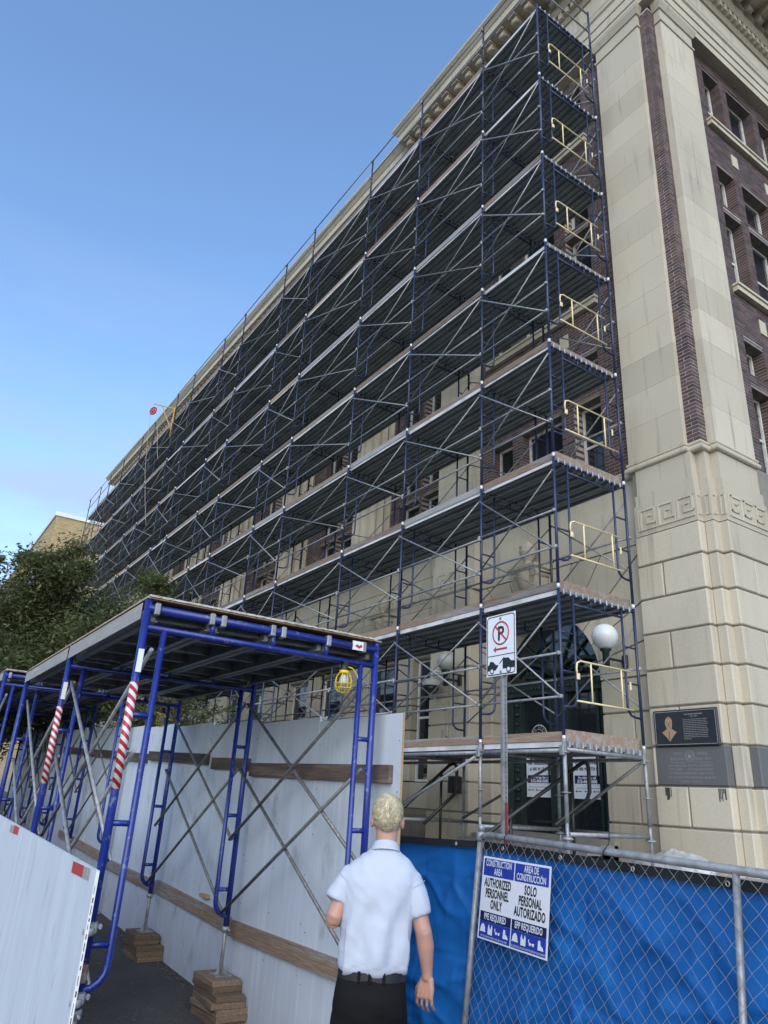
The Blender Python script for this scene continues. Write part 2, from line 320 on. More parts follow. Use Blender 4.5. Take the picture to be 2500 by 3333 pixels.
# backing core
mb = MB()
mb.box((-38.3, 3.50, 1.0), (.28, 16, 19.9)); mb.box((-.46, 2.39, 1.0), (.62, 3.6, 5.95)); mb.box((-.52, 2.46, 5.95), (.50, 3.6, 17.4)); mb.box((.3, 2.525, 1.0), (.775, 3.6, 5.95))
mb.box((.3, 2.69, 1.0), (.90, 3.83, 5.95)); mb.box((.2, 3.8, 1.0), (.77, 16, 7.2)); mb.box((-5.82, 2.39, 1.0), (-4.58, 3.6, 5.95)); mb.box((-5.77, 2.46, 5.95), (-4.58, 3.6, 17.4))
mb.box((-1.52, 2.63, 1.0), (-.45, 3.55, 5.9)); mb.box((-4.6, 2.63, 1.0), (-4.22, 3.55, 5.9)); mb.box((-4.6, 2.64, 5.1), (-.45, 3.55, 7.1))
mb.box((-38.3, 2.78, 1.0), (-5.8, 3.6, 1.75)); mb.box((-38.3, 2.80, 4.75), (-5.8, 3.6, 7.1)); mb.box((-5.8, 2.62, 17.4), (.7, 3.6, 19.9)); mb.box((-38.3, 2.95, 17.4), (-5.8, 3.6, 19.9))
put('wall_core', (mb, 'stone_dark'), BL)
# end pier blocks, front pier face y 2.36, side face x .93, notched corner
split = {7: -.04, 5: -.02, 3: 0.0, 1: .03}
for i in range(len(ZC)-1):
    z0, z1 = ZC[i]+.013, ZC[i+1]-.013
    if i == 2:
        mbg = MB(); mbg.cbox((-.435, 2.357, z0), (.642, 2.66, z1), .008); GR = put('cornerstone', (mbg, 'granite'), BL)
        GR['label'] = 'grey granite cornerstone with carved letters and a star'
        block((-.49, 2.36, z0), (-.437, 2.62, z1))
    elif i in split:
        block((-.49, 2.36, z0), (split[i]-J, 2.62, z1)); block((split[i]+J, 2.36, z0), (.645, 2.66, z1))
    else: block((-.49, 2.36, z0), (.645, 2.66, z1))
    block((.6455, 2.50, z0), (.80, 2.76, z1))
    gm = 'granite' if i == 2 else 'stone'
    if i % 2: block((.60, 2.66, z0), (.93, 3.22-J, z1), gm); block((.60, 3.22+J, z0), (.93, 3.86, z1), gm)
    else: block((.60, 2.66, z0), (.93, 3.86, z1), gm)
    y = 3.864
    k = 0
    while y < 9:
        w = (1.3 if i % 2 else 1.3) if k or i % 2 else .65
        block((.5, y, z0), (.80, y+w-2*J, z1)); y += w; k += 1
    # entrance bay jambs and second pier
    if i < 5:
        if i % 2: block((-1.55, 2.60, z0), (-.95-J, 2.98, z1)); block((-.95+J, 2.60, z0), (-.494, 2.98, z1))
        else: block((-1.55, 2.60, z0), (-.494, 2.98, z1))
        block((-4.556, 2.60, z0), (-4.18, 2.98, z1))
    if i % 2: block((-5.85, 2.36, z0), (-5.2-J, 2.66, z1)); block((-5.2+J, 2.36, z0), (-4.56, 2.66, z1))
    else: block((-5.85, 2.36, z0), (-4.56, 2.66, z1))
# arch voussoirs
ac = (-2.86, 3.76); ar = 1.31
def rect_hit(th):
    dx, dz = math.cos(th), math.sin(th); ts = []
    if dx > 1e-6: ts.append((-.50-ac[0])/dx)
    if dx < -1e-6: ts.append((-4.55-ac[0])/dx)
    if dz > 1e-6: ts.append((5.88-ac[1])/dz)
    t = min(ts); return (ac[0]+t*dx, ac[1]+t*dz)
NV = 13
for k in range(NV):
    a0, a1 = math.pi*k/NV+.006, math.pi*(k+1)/NV-.006
    if k == 0: a0 = .008
    inner = [(ac[0]+ar*math.cos(a0+(a1-a0)*t/4), ac[1]+ar*math.sin(a0+(a1-a0)*t/4)) for t in range(5)]
    outer = [rect_hit(a0), rect_hit(a1)]
    for cx in (-.50, -4.55):
        tc_ = math.atan2(5.88-ac[1], cx-ac[0])
        if a0 < tc_ < a1: outer.insert(1, (cx, 5.88))
    poly = outer+list(reversed(inner))
    mb = MB(); mb.prism([(x, 2.60, z) for x, z in poly], (0, .36, 0)); put('voussoir', (mb, 'stone'), BL)
# frieze zone: ledges, bands, torus (notched around the corner)
PB = [(-.49, 2.66), (-.49, 2.36), (.645, 2.36), (.645, 2.50), (.80, 2.50), (.80, 2.66), (.93, 2.66), (.93, 3.86), (.80, 3.86), (.80, 9)]
PS = [(-.55, 2.70), (-.55, 2.42), (.52, 2.42), (.52, 2.50), (.74, 2.50), (.74, 2.70), (.88, 2.70), (.88, 3.80), (.70, 3.80), (.70, 9)]
def off(p, o): return p
mb = MB()
mb.sweep(PB, [(-.3, 5.905), (-.015, 5.905), (-.015, 6.43), (-.035, 6.435), (-.035, 6.62), (-.3, 6.62)])
put('frieze_band', (mb, 'stone'), BL)
mb = MB(); mb.sweep(PB, [(-.3, 6.622), (-.06, 6.622), (-.06, 7.08), (-.3, 7.08)]); put('ledge_band', (mb, 'stone'), BL)
tor = [(-.3, 7.082), (.02, 7.082), (.045, 7.10), (.052, 7.13), (.045, 7.16), (.02, 7.175), (.015, 7.19), (.03, 7.205), (.034, 7.22), (.028, 7.24), (0., 7.255), (-.3, 7.258)]
mb = MB(); mb.sweep(PS, tor, smooth=False); put('torus_moulding', (mb, 'stone'), BL)
bayp = [(-5.9, 2.9), (-5.9, 2.42), (-4.5, 2.42), (-4.5, 2.60), (-.55, 2.60)]
mb = MB(); mb.sweep(bayp, [(-.3, 5.905), (.0, 5.905), (0, 6.62), (-.02, 6.63), (-.02, 7.08), (-.3, 7.08)]); put('frieze_band', (mb, 'stone'), BL)
mb = MB(); mb.sweep(bayp, tor); put('torus_moulding', (mb, 'stone'), BL)
mainp = [(-38.4, 6), (-38.4, 2.78), (-5.9, 2.78)]
mb = MB(); mb.sweep(mainp, [(-.3, 5.905), (0, 5.905), (0, 6.62), (.02, 6.63), (.02, 7.08), (-.3, 7.08)]); put('frieze_band', (mb, 'stone'), BL)
mb = MB(); mb.sweep(mainp, [(o+.10 if o > -.1 else o, z) for o, z in tor]); put('torus_moulding', (mb, 'stone'), BL)
# greek key ornaments, raised fillets
def keymesh(w, h, flip=False):
    t = .016*h/.33; P = [(0, 0), (0, 1), (.86, 1), (.86, .28), (.36, .28), (.36, .66), (.60, .66)]; mb = MB()
    for (a, b), (c, d) in zip(P[:-1], P[1:]):
        x0, x1, z0, z1 = min(a, c)*w-t, max(a, c)*w+t, min(b, d)*h-t, max(b, d)*h+t
        if flip: x0, x1 = w-x1, w-x0
        mb.box((x0, -.015, z0), (x1, .01, z1))
    mb.box((-.14*w-t, -.0145, -t), (-.14*w+t, .01, h+t)); mb.box((0, -.0148, -t), (w*.95, .01, t))
    return mb
km = keymesh(.30, .33).mesh('greek_key', 'stone')
for k in range(3): put('greek_key', km, BL, (-.36+.335*k, 2.375, 6.0))
rz90 = Matrix.Rotation(R(90), 3, 'Z')
kms = keymesh(.30, .33, True).mesh('greek_key', 'stone')
for k in range(3): put('greek_key', kms, BL, (.915, 2.80+.335*k, 6.0), rz90)
for k in range(30): put('greek_key', km, BL, (-5.75-.40*k if k > 2 else -5.7+.38*k, 2.78 if k > 2 else 2.42, 6.08))
for (x, y, rot) in ((.69, 2.515, None), (.645-.0, 2.40, rz90), (.80-.0, 2.555, rz90), (.835, 2.675, None)):
    mb = MB()
    for a, b in (((0, 0), (.012, .32)), ((.07, 0), (.082, .32)), ((.012, .31), (.07, .32)), ((.012, 0), (.07, .012))):
        mb.box((a[0], -.012, a[1]), (b[0], .01, b[1]))
    put('sunk_panel', (mb, 'stone'), BL, (x, y, 6.0) if rot is None else (x-.015, y, 6.0), rot)
# shafts of the end pilasters, stone courses (each its own block)
zs = [7.26]
while zs[-1] < 16.6: zs.append(zs[-1]+.63)
zs[-1] = 17.0
for z0, z1 in zip(zs[:-1], zs[1:]):
    for a, b in (((-.55, 2.42), (.52, 2.70)), ((.50, 2.70), (.88, 3.80)), ((-5.80, 2.42), (-4.55, 2.70))):
        mb = MB(); mb.cbox((a[0], a[1], z0+.0006), (b[0], b[1], z1-.0006), .0022); put('shaft_block', (mb, 'stone'), BL)
# corner brick strip: every brick a part
mb = MB(); mb.box((.5, 2.5035, 7.25), (.7365, 2.7, 17.4)); put('mortar_bed', (mb, 'mortar'), BL)
bm = []
for a, b in (((.522, 2.50), (.74, 2.597)), ((.643, 2.606), (.74, 2.70)), ((.522, 2.50), (.622, 2.597)), ((.631, 2.50), (.74, 2.70))):
    q = MB(); q.cbox((a[0], a[1], .0055), (b[0], b[1], .0622), .002); bm.append(q.mesh('brick', 'brick'))
CH = .0677
nc = int((17.35-7.262)/CH)
for i in range(nc):
    for k in ((0, 1) if i % 2 else (2, 3)): put('brick', bm[k], BL, (random.uniform(-.002, .002), random.uniform(-.002, .002), 7.262+i*CH))
# pilaster caps and entablature
capprof = [(-.2, 17.0), (.022, 17.0), (.03, 17.03), (.022, 17.06), (0., 17.07), (0., 17.36), (.03, 17.37), (.05, 17.42), (.085, 17.5), (.10, 17.57), (-.2, 17.575)]
mb = MB(); mb.sweep([(-.55, 2.7), (-.55, 2.42), (.52, 2.42), (.52, 2.51)], capprof); put('capital', (mb, 'stone'), BL)
mb = MB(); mb.sweep([(.74, 2.701), (.88, 2.701), (.88, 3.80), (.7, 3.80)], capprof); put('capital', (mb, 'stone'), BL)
mb = MB(); mb.sweep([(-5.80, 2.7), (-5.80, 2.42), (-4.55, 2.42), (-4.55, 2.7)], capprof); put('capital', (mb, 'stone'), BL)
EP = [(-5.9, 3.4), (-5.9, 2.40), (.90, 2.40), (.90, 14)]
EM = [(-38.6, 8), (-38.6, 2.36), (-5.9, 2.80)]
def entab(path, tag_):
    mb = MB(); mb.sweep(path, [(-.3, 17.58), (0, 17.58), (0, 17.78), (.025, 17.785), (.025, 18.02), (.05, 18.025), (.05, 18.27), (.09, 18.30), (.10, 18.36), (-.3, 18.36)]); put('architrave', (mb, 'stone'), BL)
    mb = MB(); mb.sweep(path, [(-.3, 18.362), (.085, 18.362), (.10, 18.45), (.06, 18.54), (-.3, 18.54)]); put('carved_band', (mb, 'carved'), BL)
    mb = MB(); mb.sweep(path, [(-.3, 18.542), (.02, 18.542), (.02, 19.10), (-.3, 19.10)]); put('frieze', (mb, 'stone'), BL)
    mb = MB(); mb.sweep(path, [(-.3, 19.102), (.06, 19.102), (.12, 19.2), (-.3, 19.2)]); put('carved_band', (mb, 'carved'), BL)
    mb = MB(); mb.sweep(path, [(-.3, 19.202), (.10, 19.202), (.10, 19.40), (.22, 19.405), (.28, 19.52), (.30, 19.60), (-.3, 19.60)]); put('bed_moulding', (mb, 'carved'), BL)
    mb = MB(); mb.sweep(path, [(-.3, 19.602), (.33, 19.602), (.33, 19.85), (1.0, 19.852), (1.0, 20.08), (1.03, 20.10), (1.06, 20.14), (1.16, 20.25), (1.17, 20.32), (-.3, 20.45)]); put('cornice', (mb, 'stone'), BL)
entab(EP, 'a'); entab(EM, 'b')
dm = MB(); dm.box((-.055, -.12, 0), (.055, .02, .17)); dme = dm.mesh('dentil', 'stone')
x = -5.85
while x < .9: put('dentil', dme, BL, (x, 2.30, 19.215)); x += .19
y = 2.45
while y < 9: put('dentil', dme, BL, (1.0, y, 19.215), rz90); y += .19
mm = MB(); mm.cbox((-.09, -.50, .06), (.09, .05, .20), .02); mm.cbox((-.12, -.58, .17), (.12, .05, .235), .01); mm.path([(-.085, -.46, .06), (.085, -.46, .06)], .055, 8); mm.path([(-.085, -.05, .03), (.085, -.05, .03)], .075, 8)
mme = mm.mesh('modillion', 'carved')
x = -6.6
while x < 1.5: put('modillion', mme, BL, (x, 2.05, 19.61)); x += .44
x = -39.0
while x < -7.0: put('modillion', mme, BL, (x, 2.36+(x+38.6)*.01345-.33, 19.61)); x += .44
y = 2.3
while y < 9: put('modillion', mme, BL, (1.25, y, 19.61), rz90); y += .44
mb = MB(); mb.cbox((-33, 2.6, 20.4), (-27.5, 4, 21.3), .03); mb.cbox((-31.5, 2.5, 21.3), (-29, 4, 21.8), .03); put('parapet', (mb, 'stone'), BL)

# brick walls with openings
def frame_pt(O, U, N): 
    O = Vector(O); U = Vector(U); N = Vector(N)
    return lambda u, z, d: O+U*u+Vector((0, 0, z))-N*d
def hexa(mb, P, u0, u1, z0, z1, d0, d1, m=0):
    vs = [P(u0,z0,d0),P(u1,z0,d0),P(u1,z0,d1),P(u0,z0,d1),P(u0,z1,d0),P(u1,z1,d0),P(u1,z1,d1),P(u0,z1,d1)]
    mb.add(vs, [(0,3,2,1),(4,5,6,7),(0,1,5,4),(1,2,6,5),(2,3,7,6),(3,0,4,7)], m=m)
bricks = MB(); mort = MB()
def brickwall(P, u0, u1, z0, z1, ops, rev=.30):
    us = sorted({u0, u1, *[o[0] for o in ops], *[o[1] for o in ops]}); zs_ = sorted({z0, z1, *[o[2] for o in ops], *[o[3] for o in ops]})
    inn = lambda u, z: any(o[0] < u < o[1] and o[2] < z < o[3] for o in ops)
    for a, b in zip(us[:-1], us[1:]):
        for c, d in zip(zs_[:-1], zs_[1:]):
            if not inn((a+b)/2, (c+d)/2): hexa(mort, P, a+.004, b-.004, c, d, .0035, .34)
            # joints between neighbouring cells
    for a in us[1:-1]:
        for c, d in zip(zs_[:-1], zs_[1:]):
            if not inn(a-.02, (c+d)/2) and not inn(a+.02, (c+d)/2): hexa(mort, P, a-.005, a+.005, c, d, .0038, .33)
    n = int((z1-z0)/CH)
    for i in range(n):
        za, zb = z0+i*CH+.0055, z0+(i+1)*CH-.0055; zm = (za+zb)/2
        cuts = sorted([(o[0], o[1]) for o in ops if o[2]-.01 < zm < o[3]+.01]); iv = []; s_ = u0; lo_ = False
        for a, b in cuts: iv.append((s_, a, lo_, True)); s_ = b; lo_ = True
        iv.append((s_, u1, lo_, False))
        for a, b, ea, eb in iv:
            L = .2115; x = a-(L/2 if i % 2 else 0)
            while x < b-.01:
                xa, xb = max(x, a), min(x+L, b)
                if xb-xa > .025:
                    dd = rev if ((ea and xa == a) or (eb and xb == b)) else .05
                    hexa(bricks, P, xa+(.0 if xa == a and ea else .0045), xb-(.0 if xb == b and eb else .0045), za, zb, random.uniform(-.002, .001), dd)
                x += L
def window(P, a, b, za, zb, dep=.22, mt='peel'):
    mb = MB(); f = .055
    for q in ((a+.01, a+f, za+.01, zb-.07), (b-f, b-.01, za+.01, zb-.07), (a+f, b-f, za+.01, za+f), (a+f, b-f, zb-.07-f, zb-.07)): hexa(mb, P, *q, dep, dep+.07)
    zm = (za+zb)/2; tall = zb-za > 1.3
    if tall: hexa(mb, P, a+f, b-f, zm-.025, zm+.025, dep+.02, dep+.06)
    w = put('window', (mb, mt), BL)
    for c, d, k in ((za+f, zm, .045), (zm, zb-.07-f, .035)) if tall else ((za+f, zb-.07-f, .045),):
        g = MB(); hexa(g, P, a+f, b-f, c, d, dep+k, dep+k+.012); put('pane', (g, 'glass'), w)
    g = MB(); hexa(g, P, a, b, zb-.068, zb-.001, .015, .30); put('lintel', (g, 'soffit'), w)
FLO = [(7.27, 9.08), (9.27, 10.08), (11.21, 13.18), (13.29, 14.43), (15.55, 17.30)]
def sill(P, a, b, z):
    mb = MB(); hexa(mb, P, a-.10, b+.10, z-.165, z-.055, -.10, .05); hexa(mb, P, a-.12, b+.12, z-.053, z-.0, -.13, .20); put('sill', (mb, 'stone'), BL)
def tile(P, u, z):
    mb = MB(); hexa(mb, P, u-.11, u+.11, z-.16, z+.16, -.015, .04); put('ornament_tile', (mb, 'cream'), BL)
def bay(P, u0, u1, wins, sl, tiles):
    ops = [(a, b, c, d) for a, b in wins for c, d in FLO]
    brickwall(P, u0, u1, 7.26, 17.57, ops)
    for o in ops: window(P, *o)
    for z in (11.21, 15.55): sill(P, sl[0], sl[1], z)
    for u in tiles:
        for z in (10.6, 14.9): tile(P, u, z)
Pf = frame_pt((0, 2.62, 0), (1, 0, 0), (0, -1, 0))
bay(Pf, -4.55, -.55, [(-4.18, -3.54), (-3.28, -2.16), (-1.84, -1.20)], (-4.18, -1.20), (-3.4, -2.0))
Ps = frame_pt((.68, 0, 0), (0, 1, 0), (1, 0, 0))
bay(Ps, 3.80, 7.95, [(4.43, 5.07), (5.33, 6.37), (6.62, 7.27)], (4.43, 7.27), (5.2, 6.5))
Pm = frame_pt((0, 3.05, 0), (1, 0, 0), (0, -1, 0))
COLX = [-9.3-4.75*k for k in range(6)]
edges = [-5.82]+COLX
for a, b in zip(edges[:-1], edges[1:]):
    c = (a+b)/2 if a != -5.82 else -7.35
    u0, u1 = b, a
    bay(Pm, u0, u1, [(c-.95, c-.06), (c+.06, c+.95)], (c-.95, c+.95), ())
mb = MB(); mb.box((.3, 7.95, 7.26), (.675, 16, 17.5)); put('brick_wall', (mb, 'brick'), BL)
mb = MB(); mb.cbox((.4, 7.95, 7.26), (.88, 9.1, 17.5), .01); put('pilaster', (mb, 'stone'), BL)
mb = MB(); mb.box((-38.35, 3.0, 7.1), (COLX[-1]+.1, 3.6, 17.6)); put('end_wall', (mb, 'stone'), BL)
put('brick', (bricks, 'brick'), BL, kind='stuff'); put('mortar_bed', (mort, 'mortar'), BL, kind='stuff')
# fluted columns
cmb = MB(); n = 20*4; prof = []
for z in (.35, 9.2):
    for k in range(n):
        a = 2*math.pi*k/n; r_ = .66-(.05 if k % 4 in (1, 2) else (.0 if k % 4 == 0 else .035))*1.0
        prof.append((r_*math.cos(a), r_*math.sin(a), z))
cmb.add(prof, [(k, (k+1) % n, n+(k+1) % n, n+k) for k in range(n)])
cme = cmb.mesh('column_shaft', 'stone')
bmb = MB(); bmb.lathe([(.86, 0), (.86, .1), (.9, .14), (.86, .2), (.76, .23), (.74, .27), (.8, .3), (.76, .35), (.67, .38)], (0, 0, 0), 24); bmb.box((-.92, -.92, -.14), (.92, .5, -.001)); bme = bmb.mesh('column_base', 'stone')
kmb = MB(); kmb.lathe([(.64, 9.15), (.70, 9.2), (.68, 9.3), (.82, 9.5), (.84, 9.6)], (0, 0, 0), 24); kmb.box((-.9, -.9, 9.6), (.9, .5, 9.9))
for s_ in (-1, 1): kmb.path([(s_*.75, -.85, 9.42), (s_*.75, .3, 9.42)], .2, 12)
kme = kmb.mesh('column_capital', 'stone')
for x in COLX:
    c = put('column', cme, BL, (x, 2.98, 7.4)); put('column_base', bme, c, (x, 2.98, 7.4)); put('column_capital', kme, c, (x, 2.98, 7.55))
# main base wall blocks and lower windows
sb = MB(); cen = [-7.35]+[(a+b)/2 for a, b in zip(COLX[:-1], COLX[1:])]
lops = []
for c in cen: lops += [(c-1.5, c-.35), (c+.35, c+1.5)]
for i in range(1, 9):
    z0, z1 = ZC[i]+J, ZC[i+1]-J; x = -5.86-(.5 if i % 2 else 0)
    segs = []; x = -5.86; k = 0
    while x > -38.2:
        w = 1.16 if k or i % 2 else .58
        segs.append((x-w, x)); x -= w; k += 1
    for a, b in segs:
        cur = [(a, b)]
        if 2.1 < (z0+z1)/2 < 4.75:
            for p_, q_ in lops:
                nxt = []
                for s0, s1 in cur:
                    if q_ <= s0 or p_ >= s1: nxt.append((s0, s1))
                    else:
                        if s0 < p_: nxt.append((s0, p_))
                        if q_ < s1: nxt.append((q_, s1))
                cur = nxt
        for s0, s1 in cur:
            if s1-s0 > .08: sb.cbox((s0+J, 2.75, z0), (s1-J, 3.0, z1), .012)
put('stone_block', (sb, 'stone'), BL, kind='stuff')
Pb = frame_pt((0, 2.75, 0), (1, 0, 0), (0, -1, 0))
for a, b in lops: window(Pb, a, b, 2.16, 4.84, .16, 'white')
# keystones with urns
def keystone(x, y, z, s=1.):
    mb = MB()
    mb.prism([(x-.30*s, y+.3, z-.28*s), (x+.30*s, y+.3, z-.28*s), (x+.36*s, y+.3, z+.2*s), (x-.36*s, y+.3, z+.2*s)], (0, -.34, 0))
    mb.cbox((x-.40*s, y-.10, z+.2*s), (x+.40*s, y+.3, z+.29*s), .015)
    mb.lathe([(.02, -.30*s), (.14*s, -.22*s), (.21*s, -.05*s), (.23*s, .08*s), (.20*s, .17*s), (.05, .19*s)], (x, y+.06, z), 14)
    for k in (-1, 1): mb.path([(x+k*.30*s, y-.06, z+.10*s), (x+k*.30*s, y+.3, z+.10*s)], .085*s, 12)
    K = put('keystone', (mb, 'carved'), BL)
    mb = MB(); mb.lathe([(.10, 0), (.12, .03), (.07, .07), (.07, .12), (.13, .2), (.17, .3), (.15, .36), (.17, .39), (.10, .46), (.05, .5), (.02, .53)], (x, y+.1, z+.29*s), 16); put('urn', (mb, 'carved'), K)
keystone(-2.94, 2.30, 5.72, .9); keystone(-8.2, 2.55, 5.75, .8)
# entrance: recess, frame, doors, transom, fanlight
mb = MB(); mb.box((-4.2, 3.10, 1.2), (-1.5, 3.2, 5.2)); put('entrance_back', (mb, 'dark_metal'), BL)
mb = MB()
for a, b in ((-4.155, -3.95), (-3.78, -3.72), (-3.04, -2.98), (-2.64, -2.58), (-1.96, -1.90), (-1.75, -1.565)): mb.box((a, 2.93, 1.37), (b, 3.098, 3.70))
mb.box((-3.95, 2.97, 1.37), (-3.78, 3.097, 3.70)); mb.box((-1.90, 2.97, 1.37), (-1.75, 3.097, 3.70)); mb.box((-2.98, 2.97, 1.37), (-2.64, 3.097, 3.70))
for a in range(12): mb.lathe([(.02, 0), (.055, .02), (.06, .05), (.03, .08)], (-3.865, 2.965, 1.7+a*.165), 8)
DF = put('door_frame', (mb, 'patina'), BL)
mb = MB(); mb.box((-4.16, 2.88, 3.702), (-1.56, 3.097, 3.92)); mb.box((-4.16, 2.84, 3.92), (-1.56, 3.097, 3.97))
for k in range(26): mb.lathe([(.01, 0), (.035, .02), (.03, .06)], (-4.08+k*.098, 2.875, 3.78), 6)
T = put('transom', (mb, 'patina'), BL)
mb = MB()
for s_ in (-1, 1):
    pts = []
    for k in range(22):
        t = k/21; a = t*math.pi*2.2; rr_ = .42*(1-t)+.05
        pts.append((-2.86+s_*(.30+.25+rr_*math.cos(a)*1.2), 2.90, 4.06+rr_*math.sin(a)*.45+.04))
    mb.path(pts, .035, 6)
mb.lathe([(.03, 0), (.16, .08), (.18, .22), (.10, .34), (.12, .4), (.04, .48)], (-2.86, 2.93, 3.97), 12)
put('crest', (mb, 'patina'), T)
mb = MB()
for a, b in ((-3.72, -3.04), (-2.58, -1.96)):
    d = MB(); d.box((a+.002, 3.02, 1.38), (b-.002, 3.06, 3.698)); D_ = put('door', (d, 'glass'), BL)
    d = MB(); d.path([(b-.06, 2.96, 2.2), (b-.06, 2.96, 2.9)], .014, 6); d.tube((b-.06, 3.02, 2.25), (b-.06, 2.96, 2.25), .01, 6); d.tube((b-.06, 3.02, 2.85), (b-.06, 2.96, 2.85), .01, 6); put('handle', (d, 'dark_metal'), D_)
d = MB(); d.prism([(ac[0]+1.30*math.cos(math.pi*k/24), 3.03, 3.972+1.12*math.sin(math.pi*k/24)) for k in range(25)], (0, .03, 0)); FL = put('fanlight', (d, 'glass'), BL)
d = MB()
for k in range(1, 8):
    a = math.pi*k/8; d.bar((ac[0]+.3*math.cos(a), 3.0, 3.98+.3*math.sin(a)), (ac[0]+1.25*math.cos(a), 3.0, 3.98+1.08*math.sin(a)), .035, .035)
for r_ in (.32, .8, 1.24): d.path([(ac[0]+r_*math.cos(math.pi*k/20), 3.0, 3.98+r_*.87*math.sin(math.pi*k/20)) for k in range(21)], .022, 5)
put('muntins', (d, 'patina'), FL)
# cornerstone letters and seal
for s_, z, sz, xx in (('STATE', 2.575, .052, -.075), ('OFFICE', 2.575, .052, .30), ('BUILDING', 2.507, .052, -.09), ('BUILT 1917', 2.507, .052, .31),
                      ('JAS.E. FERGUSON, 1915-1917, GOVERNOR', 2.425, .040, .105), ('W.P. HOBBY,       1917-1918, GOVERNOR', 2.375, .040, .105), ('J.T. ROBISON, COMR GEN. LAND OFFICE', 2.325, .040, .105),
                      ('C.O. AUSTIN, COMR INSURANCE, BANKING', 2.272, .040, .105), ('BUILDING     COMMITTEE', 2.222, .030, .105)):
    text(s_, sz, (xx, 2.357, z-.015), (1, 0, 0), (0, 0, 1), (0, -1, 0), 'engrave', GR, .92)
mb = MB()
for r_, w_ in ((.074, .006), (.052, .005)): mb.path([(.108+r_*math.cos(2*math.pi*k/28), 2.356, 2.545+r_*math.sin(2*math.pi*k/28)) for k in range(28)], w_*.6, 5, closed=True)
st = [(.108+(.04 if k % 2 == 0 else .016)*math.sin(math.pi*k/5), 2.3555, 2.545+(.04 if k % 2 == 0 else .016)*math.cos(math.pi*k/5)) for k in range(10)]
mb.prism(st, (0, .01, 0)); mb.box((-.20, 2.3555, 2.463), (.05, 2.36, 2.467)); mb.box((.17, 2.3555, 2.463), (.41, 2.36, 2.467)); put('star_seal', (mb, 'engrave'), GR)
mb = MB()
for x0 in (-.33, .48):
    for k in range(5):
        h = random.uniform(.05, .17); xa = x0+k*.022
        mb.box((xa, 2.3588, 2.13-h), (xa+random.uniform(.012, .028), 2.361, 2.135))
put('rust_stain', (mb, 'stain'), BL)

# things fixed to the wall
PQ = thing('plaque', (.1, 2.33, 2.68), 'black memorial plaque with a tan engraved portrait on the corner pier', 'plaque')
mb = MB(); mb.cbox((-.40, 2.32, 2.678), (.605, 2.356, 3.172), .008); put('plate', (mb, 'plaque'), PQ)
mb = MB()
for a, b in (((-.375, 2.70), (.58, 2.704)), ((-.375, 3.146), (.58, 3.15)), ((-.375, 2.70), (-.371, 3.15)), ((.576, 2.70), (.58, 3.15))): mb.box((a[0], 2.318, a[1]), (b[0], 2.325, b[1]))
put('border_line', (mb, 'silver'), PQ)
mb = MB()
mb.prism([(-.15+.062*math.cos(2*math.pi*k/20)*(1 if math.sin(2*math.pi*k/20) > 0 else .86), 2.3175, 2.985+.095*math.sin(2*math.pi*k/20)) for k in range(20)], (0, .006, 0))
mb.prism([(-.18, 2.3185, 2.92), (-.12, 2.3185, 2.92), (-.06, 2.3185, 2.88), (-.03, 2.3185, 2.87), (-.10, 2.3185, 2.80), (-.15, 2.3185, 2.74), (-.20, 2.3185, 2.80), (-.27, 2.3185, 2.87), (-.24, 2.3185, 2.88)], (0, .005, 0))
B_ = put('bust', (mb, 'tanface'), PQ)
mb = MB()
for a, b in (((-.185, 3.0), (-.16, 3.005)), ((-.14, 3.0), (-.115, 3.005)), ((-.175, 2.935), (-.125, 2.938)), ((-.153, 2.955), (-.143, 2.985)), ((-.154, 2.76), (-.148, 2.88)), ((-.20, 3.062), (-.10, 3.066)), ((-.214, 2.96), (-.209, 3.04)), ((-.092, 2.96), (-.087, 3.04))): mb.box((a[0], 2.316, a[1]), (b[0], 2.322, b[1]))
put('face_lines', (mb, 'plaque'), B_)
text('General James Earl Rudder', .026, (.25, 2.32, 3.093), (1, 0, 0), (0, 0, 1), (0, -1, 0), 'silver', PQ)
text('1910 - 1970', .022, (.25, 2.32, 3.062), (1, 0, 0), (0, 0, 1), (0, -1, 0), 'silver', PQ)
mb = MB()
for r_ in range(12):
    x = .08
    while x < (.44 if r_ < 11 else .16):
        w = random.uniform(.012, .04); mb.box((x, 2.3175, 3.026-r_*.0235), (min(x+w, .455), 2.321, 3.033-r_*.0235)); x += w+.009
put('small_print', (mb, 'engrave'), PQ)

def globe_lamp(x, y, z, wall, label, k=1.):
    L = thing('wall_lamp', (x, wall, z-.4), label, 'lamp', 'globe lamps beside the entrance')
    mb = MB(); mb.lathe([(r_*k, h_*k) for r_, h_ in ((.06, -.20), (.12, -.165), (.175, -.105), (.203, -.03), (.205, .02), (.19, .08), (.16, .135), (.11, .178), (.05, .2), (.01, .205))], (x, y, z), 24); put('globe', (mb, 'globe' if k == 1. else 'shadedglobe'), L)
    mb = MB(); mb.lathe([(.055, -.46), (.055, -.24), (.09, -.21), (.085, -.18*k)], (x, y, z), 14); mb.tube((x, y, z-.33), (x, wall, z-.33), .022, 8); put('stem', (mb, 'patina'), L)
    mb = MB(); mb.cbox((x-.05, wall-.05, z-.42), (x+.05, wall-.003, z-.22), .01); put('wall_plate', (mb, 'dark_metal'), L)
globe_lamp(-1.02, 2.12, 4.33, 2.60, 'white globe lamp on a bracket right of the arched door')
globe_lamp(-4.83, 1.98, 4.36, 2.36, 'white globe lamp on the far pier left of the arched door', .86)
SC = thing('security_camera', (-5.6, 2.15, 4.1), 'white dome security camera under an arm beside the far globe lamp', 'camera')
